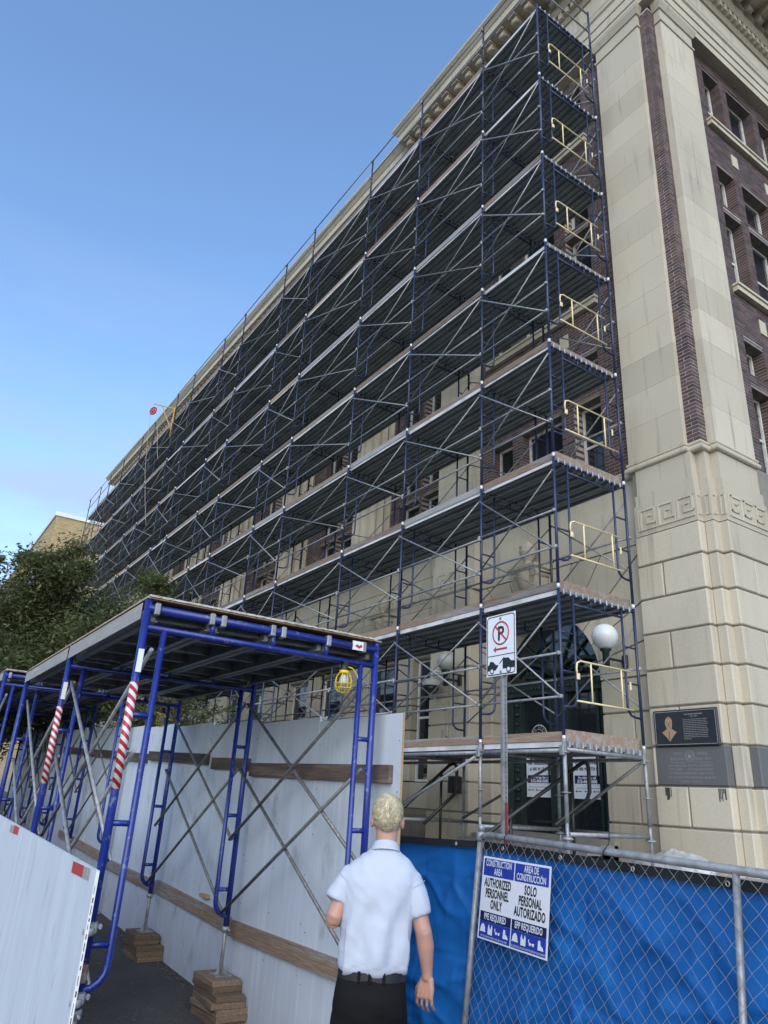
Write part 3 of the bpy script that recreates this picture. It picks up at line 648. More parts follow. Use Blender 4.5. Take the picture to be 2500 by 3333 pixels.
mb = MB(); mb.lathe([(.02, .30), (.03, .13), (.06, .12), (.16, .09), (.19, .03), (.185, -.02), (.17, -.03)], (-5.38, 2.05, 3.98), 18); mb.tube((-5.38, 2.05, 4.26), (-5.38, 2.358, 4.26), .03, 8); put('housing', (mb, 'white'), SC)
mb = MB(); mb.lathe([(.165, -.03), (.155, -.09), (.12, -.15), (.06, -.19), (.01, -.2)], (-5.38, 2.05, 3.98), 18); put('dome', (mb, 'glass'), SC)
mb = MB(); mb.cbox((-4.95, 2.18, 1.95), (-4.74, 2.355, 2.25), .01); B = put('wall_speaker', (mb, 'black'), label='small black box fixed to the pier left of the door', cat='speaker')
mb = MB(); mb.tube((-4.85, 2.18, 2.02), (-4.85, 2.16, 2.02), .05, 12); put('cone', (mb, 'dark_metal'), B)
mb = MB(); mb.cbox((-5.35, 2.30, 2.93), (-5.24, 2.357, 3.13), .006); put('junction_box', (mb, 'concrete'), label='small grey junction box on the far pier', cat='junction box')
mb = MB(); mb.path([(-5.25, 2.34, 3.0), (-5.0, 2.34, 2.9), (-4.65, 2.34, 2.9)], .012, 6); mb.path([(-5.25, 2.34, 3.5), (-5.6, 2.34, 3.55), (-5.83, 2.34, 3.5)], .012, 6); put('conduit', (mb, 'galv_dark'), label='thin grey conduits run across the far pier', cat='conduit')
def handrail(x, y0, z0, y1, z1, label):
    dy, dz = y1-y0, z1-z0; L = math.hypot(dy, dz); ty, tz = dy/L, dz/L
    c = [(x, y0, z0), (x, y1-.16*ty, z1-.16*tz)]+[(x, y1-.16*ty+.16*math.sin(a), z1-.16*tz-.16+.16*math.cos(a)+.10*math.sin(a)) for a in (.5, .9, 1.3, 1.6)]
    e = c[-1]; c += [(x, e[1], e[2]-.30), (x, e[1]-.06, e[2]-.40), (x, e[1]-.06-.75*ty, e[2]-.40-.75*tz)]
    mb = MB(); mb.path(c, .028, 8); H = put('handrail', (mb, 'dark_metal'), label=label, cat='handrail', group='handrails on the entrance steps')
    for t in (.30, .84):
        m2 = MB(); m2.tube((x, y0+dy*t, z0+dz*t-.02), (x, y0+dy*t, 1.0), .022, 8); put('baluster', (m2, 'dark_metal'), H)
handrail(-1.0, -.6, 1.30, 1.55, 2.46, 'black pipe handrail nearest the corner pier')
handrail(-3.6, -.6, 1.05, 1.25, 2.46, 'black pipe handrail farther along behind the diagonal tube')
def poster(x0, x1, z1, lines, label):
    P_ = thing('notice_poster', ((x0+x1)/2, 2.99, 1.95), label, 'poster', 'notices on the entrance doors')
    xm = (x0+x1)/2
    mb = MB(); mb.box((x0, 2.992, 1.955), (x1, 2.998, z1)); put('sheet', (mb, 'paper'), P_)
    mb = MB(); mb.box((x0+.03, 2.988, 2.19), (x1-.03, 2.9915, 2.32)); put('phone_band', (mb, 'signnavy'), P_)
    for s_, z, sz, mt_, sx, bo in lines: text(s_, sz, (xm, 2.9915 if mt_ == 'ink' else 2.988, z), (1, 0, 0), (0, 0, 1), (0, -1, 0), mt_, P_, sx, bo)
    mb = MB()
    for k in range(3): mb.lathe([(.012, 0), (.012, .024)], (x0+.06+k*.19, 2.990, 2.06), 8); mb.box((x0+.085+k*.19, 2.989, 2.066), (x0+.18+k*.19, 2.9918, 2.076))
    mb.box((x0+.05, 2.989, 2.118), (x1-.05, 2.9918, 2.124)); put('small_print', (mb, 'ink'), P_)
poster(-3.68, -3.02, 2.78, (('EL VESTIBULO SE', 2.585, .06, 'ink', .92, .0042), ('HA TRASLADADO', 2.50, .068, 'ink', .92, .0042), ('al 400 W 15th St', 2.40, .075, 'ink', .86, .003), ('Para entregas, llame al', 2.268, .048, 'signwhite', .9, .0025), ('512-463-5680', 2.203, .070, 'signwhite', .98, .0042)), 'Spanish notice on the left entrance door')
poster(-2.57, -1.97, 2.78, (('OUR', 2.62, .06, 'ink', .92, .0042), ('LOBBY MOVED', 2.50, .072, 'ink', .92, .0042), ('to 400 W 15TH St', 2.40, .068, 'ink', .86, .003), ('For deliveries, call', 2.268, .052, 'signwhite', .9, .0025), ('512-463-5680', 2.203, .070, 'signwhite', .95, .0042)), 'English lobby moved notice on the right entrance door')
SE = thing('door_seal', (-3.36, 3.0, 2.8), 'round black and white state seal decal on the left door', 'decal')
def disc(x, y, z, r_, n=28): return [(x+r_*math.cos(2*math.pi*k/n), y, z+r_*math.sin(2*math.pi*k/n)) for k in range(n)]
for r_, y_, mt_, nm in ((.205, 3.012, 'signwhite', 'disc'), (.19, 3.008, 'ink', 'ring'), (.125, 3.004, 'signwhite', 'inner_disc'), (.118, 3.000, 'ink', 'field')):
    mb = MB(); mb.prism(disc(-3.36, y_, 2.99, r_), (0, .003, 0)); put(nm, (mb, mt_), SE)
mb = MB(); mb.prism([(-3.36+(.075 if k % 2 == 0 else .03)*math.sin(math.pi*k/5), 2.996, 2.99+(.075 if k % 2 == 0 else .03)*math.cos(math.pi*k/5)) for k in range(10)], (0, .003, 0))
for s_ in (-1, 1): mb.path([(-3.36+s_*.095*math.sin(t*.28), 2.998, 2.99-.095*math.cos(t*.28)) for t in range(9)], .01, 5)
put('star', (mb, 'signwhite'), SE)
for k, ch in enumerate('THE STATE OF TEXAS'):
    a = R(170-k*20); text(ch, .052, (-3.36+.142*math.cos(a), 3.008, 2.99+.142*math.sin(a)), (math.sin(a), 0, -math.cos(a)), (math.cos(a), 0, math.sin(a)), (0, -1, 0), 'signwhite', SE, 1)

# ------------------------------------------------------------------ facade scaffold
ZL = lambda l: 2.578+1.938*(l-1)
XS = [0, -1.54, -3.70, -5.86, -8.94, -10.77, -13.92, -15.77, -18.91, -20.86, -23.9, -25.85, -29.05, -31.6, -33.7, -36.2]
WY = 1.524; TR = .0212
SF = thing('facade_scaffold', (-18, .76, 1.1), 'tall navy tube frame scaffold with steel plank decks along the facade', 'scaffold')
mb = MB()
for y in (0, WY): mb.tube((0, y, 0), (0, y, 1.93), TR, 8)
mb.tube((0, 0, 1.862), (0, WY, 1.862), TR, 8); mb.tube((0, .27, 1.735), (0, WY-.27, 1.735), .017, 8)
for y in (.62, .90): mb.tube((0, y, 1.735), (0, y, 1.862), .013, 6)
frm = mb.mesh('frame', 'blue')
def ladder(sg):
    y0 = 0 if sg > 0 else WY; mb = MB(); L = .27*sg
    pts = [(0, y0+L, 1.855), (0, y0+L, .52)]+[(0, y0+L-sg*.13*(1-math.cos(a)), .52-.13*math.sin(a)) for a in (.5, 1.0, 1.57)]+[(0, y0, .385)]
    mb.path(pts, .017, 7)
    for z in (1.33, .83): mb.tube((0, y0, z), (0, y0+L, z), .013, 6)
    return mb.mesh('ladder', 'blue')
lad = [ladder(1), ladder(-1)]
mb = MB(); mb.tube((0, 0, -.03), (0, 0, .035), .0245, 8); pinm = mb.mesh('coupling_pin', 'pin')
mb = MB()
for z in (.52, 1.69): mb.tube((0, -.06, z), (0, .0, z), .009, 6)
stud = mb.mesh('brace_stud', 'galv')
for i, x in enumerate(XS):
    for l in range(1, 8):
        f = put('frame', frm, SF, (x, 0, ZL(l)))
        put('ladder', lad[0], f, (x, 0, ZL(l))); put('ladder', lad[1], f, (x, 0, ZL(l)))
        put('coupling_pin', pinm, f, (x, 0, ZL(l)))
        if i < 8: put('coupling_pin', pinm, f, (x, WY, ZL(l)))
        if i < 9: put('brace_stud', stud, f, (x, 0, ZL(l)))
# guard posts over the top deck
gp = MB(); gp.tube((0, 0, 0), (0, 0, 1.12), TR, 8); gpm = gp.mesh('guard_post', 'blue')
for i, x in enumerate(XS):
    put('guard_post', gpm, SF, (x, 0, ZL(8)))
put('guard_post', gpm, SF, (0, WY, ZL(8)))
pl_sec = [(0, 0), (.235, 0), (.235, -.058), (.205, -.058), (.205, -.012), (.150, -.012), (.142, -.036), (.093, -.036), (.085, -.012), (.030, -.012), (.030, -.058), (0, -.058)]
def plank_mb(L, mb=None, o=(0, 0, 0)):
    mb = mb or MB(); x, y, z = o
    mb.prism([(x-L, y+a, z+b) for a, b in pl_sec], (L, 0, 0))
    for yy in (.02, .150): mb.cbox((x-.03, y+yy, z-.072), (x+.052, y+yy+.032, z+.008), .008, 1)
    for yy in (.062, .192): mb.cbox((x-L-.052, y+yy, z-.072), (x-L+.03, y+yy+.032, z+.008), .008, 1)
    return mb
far = MB()
for b in range(len(XS)-1):
    L = XS[b]-XS[b+1]; xm = XS[b]
    bm1 = MB()
    for sgn in (0, 1):
        bm1.tube((0, -.045-.018*sgn, .52 if sgn else 1.69), (-L, -.045-.018*sgn, 1.69 if sgn else .52), .0125, 6)
    bxm = bm1.mesh('cross_brace', 'galv'); bxd = bm1.mesh('cross_brace', 'galv_dark')
    gm = MB(); gm.tube((.03, -.03, 0), (-L-.03, -.03, 0), .0165, 6)
    for e_ in (.0, -L): gm.cbox((e_-.025, -.055, -.025), (e_+.025, -.005, .025), .008)
    grm = gm.mesh('guard_rail', 'galv')
    tm = MB(); tm.cbox((-L+.02, .025, 0), (-.02, .065, .115), .004); tom = [tm.mesh('toe_board', k_) for k_ in ('wood', 'wood', 'oldwood', 'pinewood')]
    pm = plank_mb(L-.05).mesh('plank', ['plank', 'galv'])
    pm0 = plank_mb(L-.05); pm0.box((-L+.05, -.003, -.062), (0, -.0005, .002), 2); pm0 = pm0.mesh('plank', ['plank', 'galv', 'lip'])
    for l in range(1, 9):
        if l < 8:
            put('cross_brace', bxm if random.random() < .7 else bxd, SF, (xm, random.uniform(-.006, .006), ZL(l)+random.uniform(-.012, .012))); 
            if b < 8: put('cross_brace', bxm, SF, (xm, WY+.10, ZL(l)))
        if l < 8: put('inner_rail', grm, SF, (xm, WY+.06, ZL(l)+1.06))
        for z in (.53, 1.06): put('guard_rail', grm, SF, (xm, random.uniform(-.01, .005), ZL(l)+z+random.uniform(-.035, .035)))
        if not (l == 8 and b == 0) and (l < 3 or random.random() < .85): put('toe_board', random.choice((tom[0], tom[3]) if l < 3 else tom), SF, (xm+random.uniform(-.015, .015), random.uniform(0, .02), ZL(l)-.028-.02*(l > 2)))
        for k in range(6):
            y = .045+k*.241; z = ZL(l)-.03+random.uniform(-.004, .004)
            if b < 6: put('plank', pm0 if k == 0 else pm, SF, (xm-.025, y, z))
            else:
                plank_mb(L-.05, far, (xm-.025, y, z))
                if k == 0: far.box((xm-L+.025, y-.003, z-.062), (xm-.025, y-.0005, z+.002), 2)
put('plank', (far, ['plank', 'galv', 'lip']), SF, kind='stuff')
# end toe boards, end guard gates
for l in range(1, 8):
    if l < 7:
        mb = MB(); mb.cbox((-.095, .07, ZL(l)-.029), (-.057, WY+.02, ZL(l)+.12-.03*(l > 3)), .004); put('toe_board', (mb, 'wood'), SF)
gt = MB()
gt.path([(.03, .27, .80), (.045, .235, .82), (.05, .225, .88), (.05, .24, .95), (.05, .30, .98), (.05, 1.28, .98)], .0125, 8)
gt.path([(.05, .22, .47), (.05, 1.30, .47)], .0125, 8)
for y in (.50, 1.10): gt.tube((.05, y, .47), (.05, y, .98), .0115, 8)
gt.cbox((.03, .235, .74), (.055, .285, .82), .006); gt.cbox((.03, 1.275, .73), (.05, 1.30, .84), .005)
gtm = gt.mesh('guard_gate', 'yellow')
for l in range(1, 8): put('guard_gate', gtm, SF, (0, 0, ZL(l)))
for z in (.5, 1.05): mb = MB(); mb.tube((0, 0, ZL(8)+z), (0, WY, ZL(8)+z), .017, 7); put('guard_rail', (mb, 'galv'), SF)
# galvanised base: legs, ledgers, diagonals, jacks
for i, x in enumerate(XS):
    for y in (0, WY):
        mb = MB(); mb.tube((x, y, 1.62), (x, y, ZL(1)-.0), .0255, 8); mb.tube((x, y, 1.12), (x, y, 1.70), .0215, 8)
        mb.lathe([(.027, 0), (.06, .003), (.06, .012), (.027, .016)], (x, y, 1.95), 10); mb.lathe([(.027, 0), (.062, .003), (.062, .014), (.027, .018)], (x, y, ZL(1)-.17), 10)
        mb.lathe([(.03, 0), (.075, .004), (.05, .03), (.03, .035)], (x, y, 1.44), 8); mb.box((x-.07, y-.07, 1.101), (x+.07, y+.07, 1.115))
        mb.cbox((x-.035, y-.06, ZL(1)-.2), (x+.035, y-.02, ZL(1)-.08), .008)
        put('base_leg', (mb, 'galv'), SF)
    if i < 12:
        for zz in (ZL(1)-.125, 1.50): mb = MB(); mb.tube((x, .03, zz), (x, WY-.03, zz), .0255, 8); put('ledger', (mb, 'galv'), SF)
for b in range(11):
    x0, x1 = XS[b], XS[b+1]
    for y in (0, WY):
        mb = MB(); mb.tube((x0-.03, y, ZL(1)-.14), (x1+.03, y, ZL(1)-.14), .0255, 8); put('ledger', (mb, 'galv'), SF)
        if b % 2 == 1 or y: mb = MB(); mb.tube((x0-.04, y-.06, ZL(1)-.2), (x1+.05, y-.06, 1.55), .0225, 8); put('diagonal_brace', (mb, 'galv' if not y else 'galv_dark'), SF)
for i in range(0, 5):
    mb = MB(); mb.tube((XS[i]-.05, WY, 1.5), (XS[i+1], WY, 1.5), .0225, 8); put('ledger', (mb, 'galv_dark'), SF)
# well wheel hoist on the scaffold
HO = thing('rope_hoist', (-22.5, -.1, 16.2), 'yellow bracket with red rope wheel at the top of the scaffold', 'hoist')
hx = -22.9
mb = MB(); mb.path([(hx+2.0, -.05, 16.55), (hx, -.45, 17.55)], .024, 6); mb.tube((hx+2.0, -.05, 15.25), (hx+2.0, -.05, 16.6), .026, 6); mb.tube((hx+2.0, -.05, 15.55), (hx+.8, -.28, 17.1), .02, 6); put('bracket', (mb, 'gold'), HO)
mb = MB()
vx = Vector((.84, .54, 0)).normalized()
mb.path([Vector((hx, -.45, 17.2))+.17*(math.cos(2*math.pi*k/20)*vx+math.sin(2*math.pi*k/20)*Vector((0, 0, 1))) for k in range(20)], .032, 6, closed=True)
for k in range(3): d = .17*(math.cos(math.pi*k/3)*vx+math.sin(math.pi*k/3)*Vector((0, 0, 1))); mb.tube(Vector((hx, -.45, 17.2))+d, Vector((hx, -.45, 17.2))-d, .03, 6)
put('wheel', (mb, 'red'), HO)
mb = MB(); mb.path([(hx-.22, -.5, 17.2), (hx-.1, -.45, 16.0), (hx+.4, -.4, 14.2), (hx+1.0, -.3, 12.6), (hx+1.5, -.2, 11.4)], .009, 5); mb.path([(hx+.22, -.4, 17.2), (hx+.9, -.35, 16.0), (hx+1.5, -.3, 14.6), (hx+1.8, -.3, 14.2)], .009, 5); put('rope', (mb, 'rope'), HO)

# ------------------------------------------------------------------ sidewalk canopies
def canopy(name, xs, yl, yr, zt, zplate, label, nrung, tapes, group='sidewalk canopy sections'):
    T = thing(name, (xs[0], (yl+yr)/2, .2), label, 'canopy', group)
    w = yr-yl; zb = zt-2.17; zp0 = zplate
    # frame
    for i, x in enumerate(xs):
        zplate = gz(x)+.004 if zp0 is None else zp0
        mb = MB()
        for y in (yl, yr): mb.tube((x, y, zb), (x, y, zt+.01), .0245, 12)
        mb.tube((x, yl, zt-.045), (x, yr, zt-.045), .0285, 12); mb.tube((x, yl, zt-.165), (x, yr, zt-.165), .0205, 10)
        for t in (.255, .51, .755): mb.tube((x, yl+w*t, zt-.165), (x, yl+w*t, zt-.045), .017, 8)
        for y, s_ in ((yl, 1), (yr, -1)):
            for z in (2.46, 1.87, 1.28, .70): mb.tube((x, y, zt-2.83+z+.075), (x, y+s_*.035, zt-2.83+z+.075), .008, 6)
        f = put('frame', (mb, 'cblue'), T)
        for y, s_ in ((yl, 1), (yr, -1)):
            mb = MB(); L = .125*s_
            pts = [(x, y+L, zt-.165), (x, y+L, zt-1.98)]+[(x, y+L*(1-.9*(1-math.cos(a))), zt-1.98-.11*math.sin(a)) for a in (.4, .8, 1.2, 1.57)]+[(x, y, zt-2.095)]
            mb.path(pts, .0195, 10)
            for z in (2.14, 1.545, .945): mb.tube((x, y, zt-2.83+z), (x, y+L, zt-2.83+z), .0165, 8)
            put('ladder', (mb, 'cblue'), f)
            mb = MB(); mb.tube((x, y, zplate+.01), (x, y, zb+.05), .0165, 10); mb.lathe([(.02, 0), (.034, .005), (.034, .04), (.02, .045)], (x, y, zb-.045), 10)
            mb.tube((x-.09, y, zb-.02), (x+.09, y, zb-.02), .008, 6); mb.box((x-.075, y-.075, zplate), (x+.075, y+.075, zplate+.008))
            for a in (0, 1): mb.prism([(x-.06*(1-a), y-.06*a, zplate+.008), (x+.06*(1-a), y+.06*a, zplate+.008), (x, y, zplate+.085)], (.004*a, .004*(1-a), 0))
            put('base_jack', (mb, 'galv'), f)
        hk = MB()
        for y in (yl+.055, yl+.42, yl+.50, yl+.86, yl+.94, yl+1.30, yr-.12): hk.cbox((x-.035, y-.018, zt-.085), (x+.035, y+.018, zt-.008), .006)
        put('deck_hooks', (hk, 'galv'), f)
        if i < tapes:
            mb = MB(); mb.tube((x, yl, 1.73), (x, yl, 2.33), .0255, 14); put('hazard_tape', (mb, 'tape'), f)
            mb = MB(); mb.box((x+.0245, yl-.017, 2.39), (x+.0262, yl+.017, 2.53)); put('sticker', (mb, 'white'), f)
    for a, b in zip(xs[:-1], xs[1:]):
        L = a-b
        # aluminium planks under the roof: rails, ribs, deck
        k = 0; y = yl+.03; pw = (w-.06)/4
        for k in range(4):
            mb = MB(); y0 = y+k*pw+.006; y1 = y0+pw-.012
            for yy in (y0, y1-.03): mb.box((b+.03, yy, zt-.115), (a-.03, yy+.03, zt-.012))
            mb.box((b+.03, y0-.0, zt-.118), (a-.03, y0+.045, zt-.113)); mb.box((b+.03, y1-.045, zt-.1178), (a-.03, y1, zt-.113))
            for t in (.02, .25, .5, .75, .96): mb.box((b+.03+(L-.1)*t, y0+.031, zt-.09), (b+.07+(L-.1)*t, y1-.031, zt-.03))
            mb.box((b+.031, y0+.03, zt-.030), (a-.031, y1-.03, zt-.014)); put('deck_plank', (mb, 'galv_dark'), T)
        mb = MB(); mb.box((b+.01, yl-.02, zt+.0115), (a+.03, yr+.03, zt+.0205)); put('roof_sheet', (mb, 'ply_edge'), T)
        mb = MB(); mb.box((b+.03, yl-.010, zt+.021), (a+.04, yr-.04, zt+.034)); put('roof_sheet', (mb, 'roofply'), T)
        mb = MB(); mb.cbox((b+.035, yl-.030, zt-.115), (a-.035, yl-.026, zt-.01), .001); put('side_trim', (mb, 'oldwood'), T)
        for y, s_, in ((yl, 1), (yr, -1)):
            for z0, z1 in ((2.535, 1.345), (1.94, .755)):
                for r_ in (0, 1):
                    o = .045*s_+.022*r_*s_; za, zb_ = (z0, z1) if r_ else (z1, z0)
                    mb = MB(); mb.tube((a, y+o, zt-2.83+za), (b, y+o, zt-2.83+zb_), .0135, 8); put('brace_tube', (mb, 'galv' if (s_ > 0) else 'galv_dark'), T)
    return T
C1 = canopy('sidewalk_canopy', [1.896, -.238, -2.372], -5.768, -4.05, 2.835, .30, 'royal blue sidewalk canopy nearest the camera with red striped posts', 3, 2)
C2 = canopy('sidewalk_canopy', [-4.62, -6.75, -8.88, -11.0, -13.1], -5.74, -4.02, 3.09, None, 'royal blue sidewalk canopy farther off, stepped up behind the near one', 3, 0)
mb = MB(); mb.box((1.925, -4.36, 2.76), (1.929, -4.26, 2.83)); mb.box((1.9295, -4.34, 2.79), (1.931, -4.28, 2.797)); 
mb = MB(); mb.box((1.918, -4.27, 2.757), (1.930, -4.17, 2.822)); t_ = put('deck_label', (mb, 'white'), C1); mb = MB(); mb.prism([(1.932, -4.255, 2.785), (1.932, -4.235, 2.80), (1.932, -4.22, 2.79), (1.932, -4.20, 2.803), (1.932, -4.19, 2.785), (1.932, -4.22, 2.77)], (-.002, 0, 0)); put('red_mark', (mb, 'signred'), t_)
# cribbing blocks under the inner jacks: each board a thing
def crib(x, y, ztop, n, tagtxt):
    g = gz(x+.3)+.001; th = (ztop-g)/n; z = ztop; names = ['topmost', 'second', 'third', 'fourth', 'fifth', 'sixth', 'seventh', 'eighth']
    for k in range(n):
        big = k > 1; lx = random.uniform(.48, .56) if big else .42; ly = random.uniform(.24, .30) if big else .26
        mb = MB(); mb.cbox((-lx/2, -ly/2, 0), (lx/2, ly/2, th-.0005), .003); z -= th
        put('cribbing_board', (mb, 'block'), None, (x+(.07 if big else 0)+random.uniform(-.02, .02), y+random.uniform(-.012, .006), z), Matrix.Rotation(R(random.uniform(-4, 4)), 3, 'Z'), label=f'{names[k]} timber board in the cribbing stack {tagtxt}', cat='timber block', group='timber cribbing boards')
crib(-.238, -4.06, .30, 7, 'under the near inner canopy leg')
crib(-2.372, -4.06, .30, 5, 'under the second inner canopy leg')
crib(1.896, -4.06, .30, 8, 'under the front inner canopy leg behind the man')
crib(-.238, -5.66, .30, 7, 'under the second outer canopy leg')
crib(1.896, -5.66, .30, 8, 'under the front outer canopy leg')
rn_ = random.Random(11); mb = MB()
for _ in range(420):
    x = rn_.uniform(-4.5, 1.6); y = -3.93-abs(rn_.gauss(0, .10)) if rn_.random() < .75 else rn_.uniform(-5.6, -4.0); a = rn_.uniform(0, 6.28); s_ = rn_.uniform(.008, .022); z = gz(x)+rn_.uniform(.004, .012)
    mb.add([(x+s_*math.cos(a), y+s_*math.sin(a), z), (x-s_*.5*math.sin(a), y+s_*.5*math.cos(a), z+.004), (x-s_*math.cos(a), y-s_*math.sin(a), z+.002), (x+s_*.5*math.sin(a), y-s_*.5*math.cos(a), z+.005)], [(0, 1, 2, 3)])
put('leaf_litter', (mb, 'block'), kind='stuff', label='dry leaves scattered along the foot of the plywood', cat='litter')
# caged work lamps
def worklamp(x, y, z, label):
    L = thing('work_lamp', (x, y, z-.2), label, 'lamp', 'caged work lamps under the canopy')
    mb = MB(); mb.lathe([(.012, .0), (.028, -.005), (.03, -.05), (.024, -.06)], (x, y, z), 12); mb.box((x-.02, y-.02, z-.005), (x+.02, y+.02, z+.02)); put('socket', (mb, 'black'), L)
    mb = MB(); mb.lathe([(.014, -.055), (.02, -.075), (.031, -.105), (.034, -.125), (.026, -.148), (.008, -.158)], (x, y, z), 12); put('bulb', (mb, 'bulb'), L)
    mb = MB(); mb.lathe([(.03, -.042), (.036, -.046), (.036, -.062), (.03, -.066)], (x, y, z), 14)
    for k in range(8):
        a = 2*math.pi*k/8; mb.path([(x+r_*math.cos(a), y+r_*math.sin(a), z+zz) for r_, zz in ((.035, -.06), (.055, -.09), (.062, -.13), (.058, -.165), (.04, -.19), (.012, -.2))], .0026, 5)
    for r_, zz in ((.0625, -.135), (.056, -.168), (.02, -.198)): mb.path([(x+r_*math.cos(2*math.pi*k/20), y+r_*math.sin(2*math.pi*k/20), z+zz) for k in range(20)], .0028, 5, closed=True)
    put('cage', (mb, 'cage'), L)
    mb = MB(); mb.path([(x, y+.02, z-.01), (x+.0, y+.07, z-.02), (x, y+.11, z-.06), (x, y+.13, z-.11), (x-.1, y+.14, z-.10), (x-.6, y+.12, z+.02)], .005, 6); put('cable', (mb, 'cage'), L)
worklamp(1.896, -4.31, 2.645, 'yellow caged work lamp at the front corner of the near canopy')
worklamp(-2.5, -4.2, 2.62, 'yellow caged work lamp seen deeper under the canopy')

# ------------------------------------------------------------------ plywood hoarding on the building side
HD = thing('plywood_hoarding', (-2, -3.9, .1), 'white painted plywood hoarding with dark timber rails beside the walkway', 'hoarding')
x = 2.09; k = 0
while x > -14:
    x0 = x-1.205; zt_ = 2.335+.034*(2.09-x)+(.0 if k % 2 else .004); zb_ = gz((x+x0)/2)-.03
    mb = MB(); mb.box((x0+.004, -3.912-.002*(k % 2), zb_), (x-.0, -3.895, zt_)); S_ = put('sheet', (mb, 'ply'), HD)
    sc_ = MB()
    for xx in (x-.03, x-.6, x0+.04):
        for zz in range(7): sc_.tube((xx+random.uniform(-.01, .01), -3.9118-.002*(k % 2), zb_+.2+zz*.34), (xx, -3.9155, zb_+.2+zz*.34), .0045, 6)
    put('screw_heads', (sc_, 'galv_dark'), S_, kind='stuff')
    if k == 0:
        mb = MB()
        for q_ in range(3): mb.box((x+.0005, -3.9118+.006*q_, zb_), (x+.003, -3.9075+.006*q_, zt_)); 
        put('cut_edge', (mb, 'fresh_wood'), S_)
    x = x0; k += 1
def board(x0, x1, z0, z1, h, mt, y=-3.915):
    mb = MB(); mb.bar((x0, y-.019, z0), (x1, y-.019, z1), .038, h); put('rail_board', (mb, mt), HD)
board(2.0, .85-1.2, 1.925, 1.955, .12, 'wood_dark'); board(-.42, -1.35, 2.0, 2.02, .115, 'wood_dark'); board(-1.5, -3.6, 2.06, 2.13, .115, 'wood_dark'); board(-3.7, -6.1, 2.1, 2.2, .115, 'wood_dark'); board(-6.2, -9, 2.2, 2.32, .115, 'wood_dark')
board(2.0, -.40, .65, .625, .125, 'wood'); board(-.44, -2.55, .64, .72, .12, 'wood'); board(-1.2, -1.0, .79, .795, .03, 'fresh_wood'); board(-2.6, -4.9, .70, .76, .11, 'wood'); board(-5.0, -8.0, .80, .92, .11, 'wood')
# street side barrier
BR = thing('street_barrier', (-1, -5.80, .1), 'white plywood barrier on the street side with red and silver reflectors', 'barrier')
YB = -5.815; x = 1.985; k = 0
while x > -14:
    x0 = x-2.44; za = 1.317+.028*(1.985-x); zb2 = 1.317+.028*(1.985-x0)
    mb = MB(); mb.prism([(x0+.003, YB, gz(x)-.02), (x, YB, gz(x)-.02), (x, YB, za), (x0+.003, YB, zb2)], (0, .019, 0)); s_ = put('sheet', (mb, 'ply'), BR)
    if k == 0:
        mb = MB(); mb.box((x+.0005, YB+.0005, gz(x)), (x+.002, YB+.0185, za-.004)); put('painted_edge', (mb, 'white'), s_)
        mb = MB(); z = .3
        while z < 1.22:
            h = random.uniform(.015, .06); mb.box((x+.0021, YB+.006, z), (x+.0026, YB+.008+random.uniform(0, .006), z+h)); z += h+random.uniform(.01, .03)
        put('core_gaps', (mb, 'bark'), s_)
    x = x0; k += 1
for xa, xm_, xr, z, c0, c1 in ((1.447, 1.72, 1.875, 1.285, 'signred', 'silver'), (-1.02, -.84, -.60, 1.355, 'silver', 'signred')):
    for a, b_, mt_ in ((xa, xm_, c0), (xm_+.001, xr, c1)):
        mb = MB(); mb.box((a, YB-.0025, z-.030), (b_, YB-.0003, z+.030)); put('reflector', (mb, mt_), BR)
PX, PY = 1.896, -5.768
for z in (1.035, .715):
    mb = MB(); mb.lathe([(.030, -.028), (.038, -.02), (.038, .02), (.030, .028)], (PX, PY, z), 14); mb.cbox((PX+.028, PY-.022, z-.026), (PX+.062, PY+.022, z+.026), .008)
    mb.tube((PX+.045, PY-.045, z+.008), (PX+.045, PY+.05, z+.008), .008, 8); mb.cbox((PX+.034, PY+.03, z-.006), (PX+.056, PY+.046, z+.022), .004); mb.lathe([(.024, -.02), (.03, -.012), (.03, .012), (.024, .02)], (PX+.055, PY-.02, z-.012), 10)
    put('swivel_clamp', (mb, 'galv'), BR)
mb = MB(); mb.cbox((1.45, YB+.0195, .79), (1.975, YB+.055, .875), .004); put('back_rail', (mb, 'wood_dark'), BR)

# ------------------------------------------------------------------ fence, tarp, signs
FA = Vector((2.097, -3.189, 0)); FE = Vector((.98943, -.14499, 0)); FN = Vector((.14499, .98943, 0)); LEAN = .105
def F(s, z, d=0.): return FA+FE*s+FN*((z-1.5)*LEAN+d)+Vector((0, 0, z))
FC = thing('chain_link_fence', F(1.5, -.06), 'chain link construction fence panel with steel tube rail in front of the blue tarp', 'fence')
def rz(s): return 1.569-.0135*s
mb = MB(); mb.path([F(0, 1.60), F(0, -.05)], .021, 10); mb.lathe([(.026, 0), (.026, .03), (.012, .045)], F(0, 1.585), 10); put('post', (mb, 'galv'), FC)
mb = MB(); mb.path([F(2.172, rz(2.17)-.005), F(2.172, -.05)], .017, 10); put('post', (mb, 'galv'), FC)
mb = MB(); mb.path([F(3.6, rz(3.6)), F(3.6, -.05)], .021, 10); put('post', (mb, 'galv'), FC)
mb = MB(); mb.path([F(0, 1.545), F(.06, 1.55), F(.10, rz(.1)-.004), F(3.6, rz(3.6))], .0215, 10); mb.lathe([(.03, -.03), (.034, -.02), (.034, .02), (.03, .03)], F(0, 1.548), 10); put('top_rail', (mb, 'galv'), FC)
wm = MB(); dx = .0485; nw = int(3.55/dx)
for i in range(nw):
    pts = []; j = 0; z = 1.545-.0135*i*dx
    while z > -.02:
        s = .02+i*dx+(dx if (j+i) % 2 else 0)
        pts.append(F(s, z, -.022+(.004 if j % 2 else -.004))); z -= .047; j += 1
    wm.path(pts, .0014, 4)
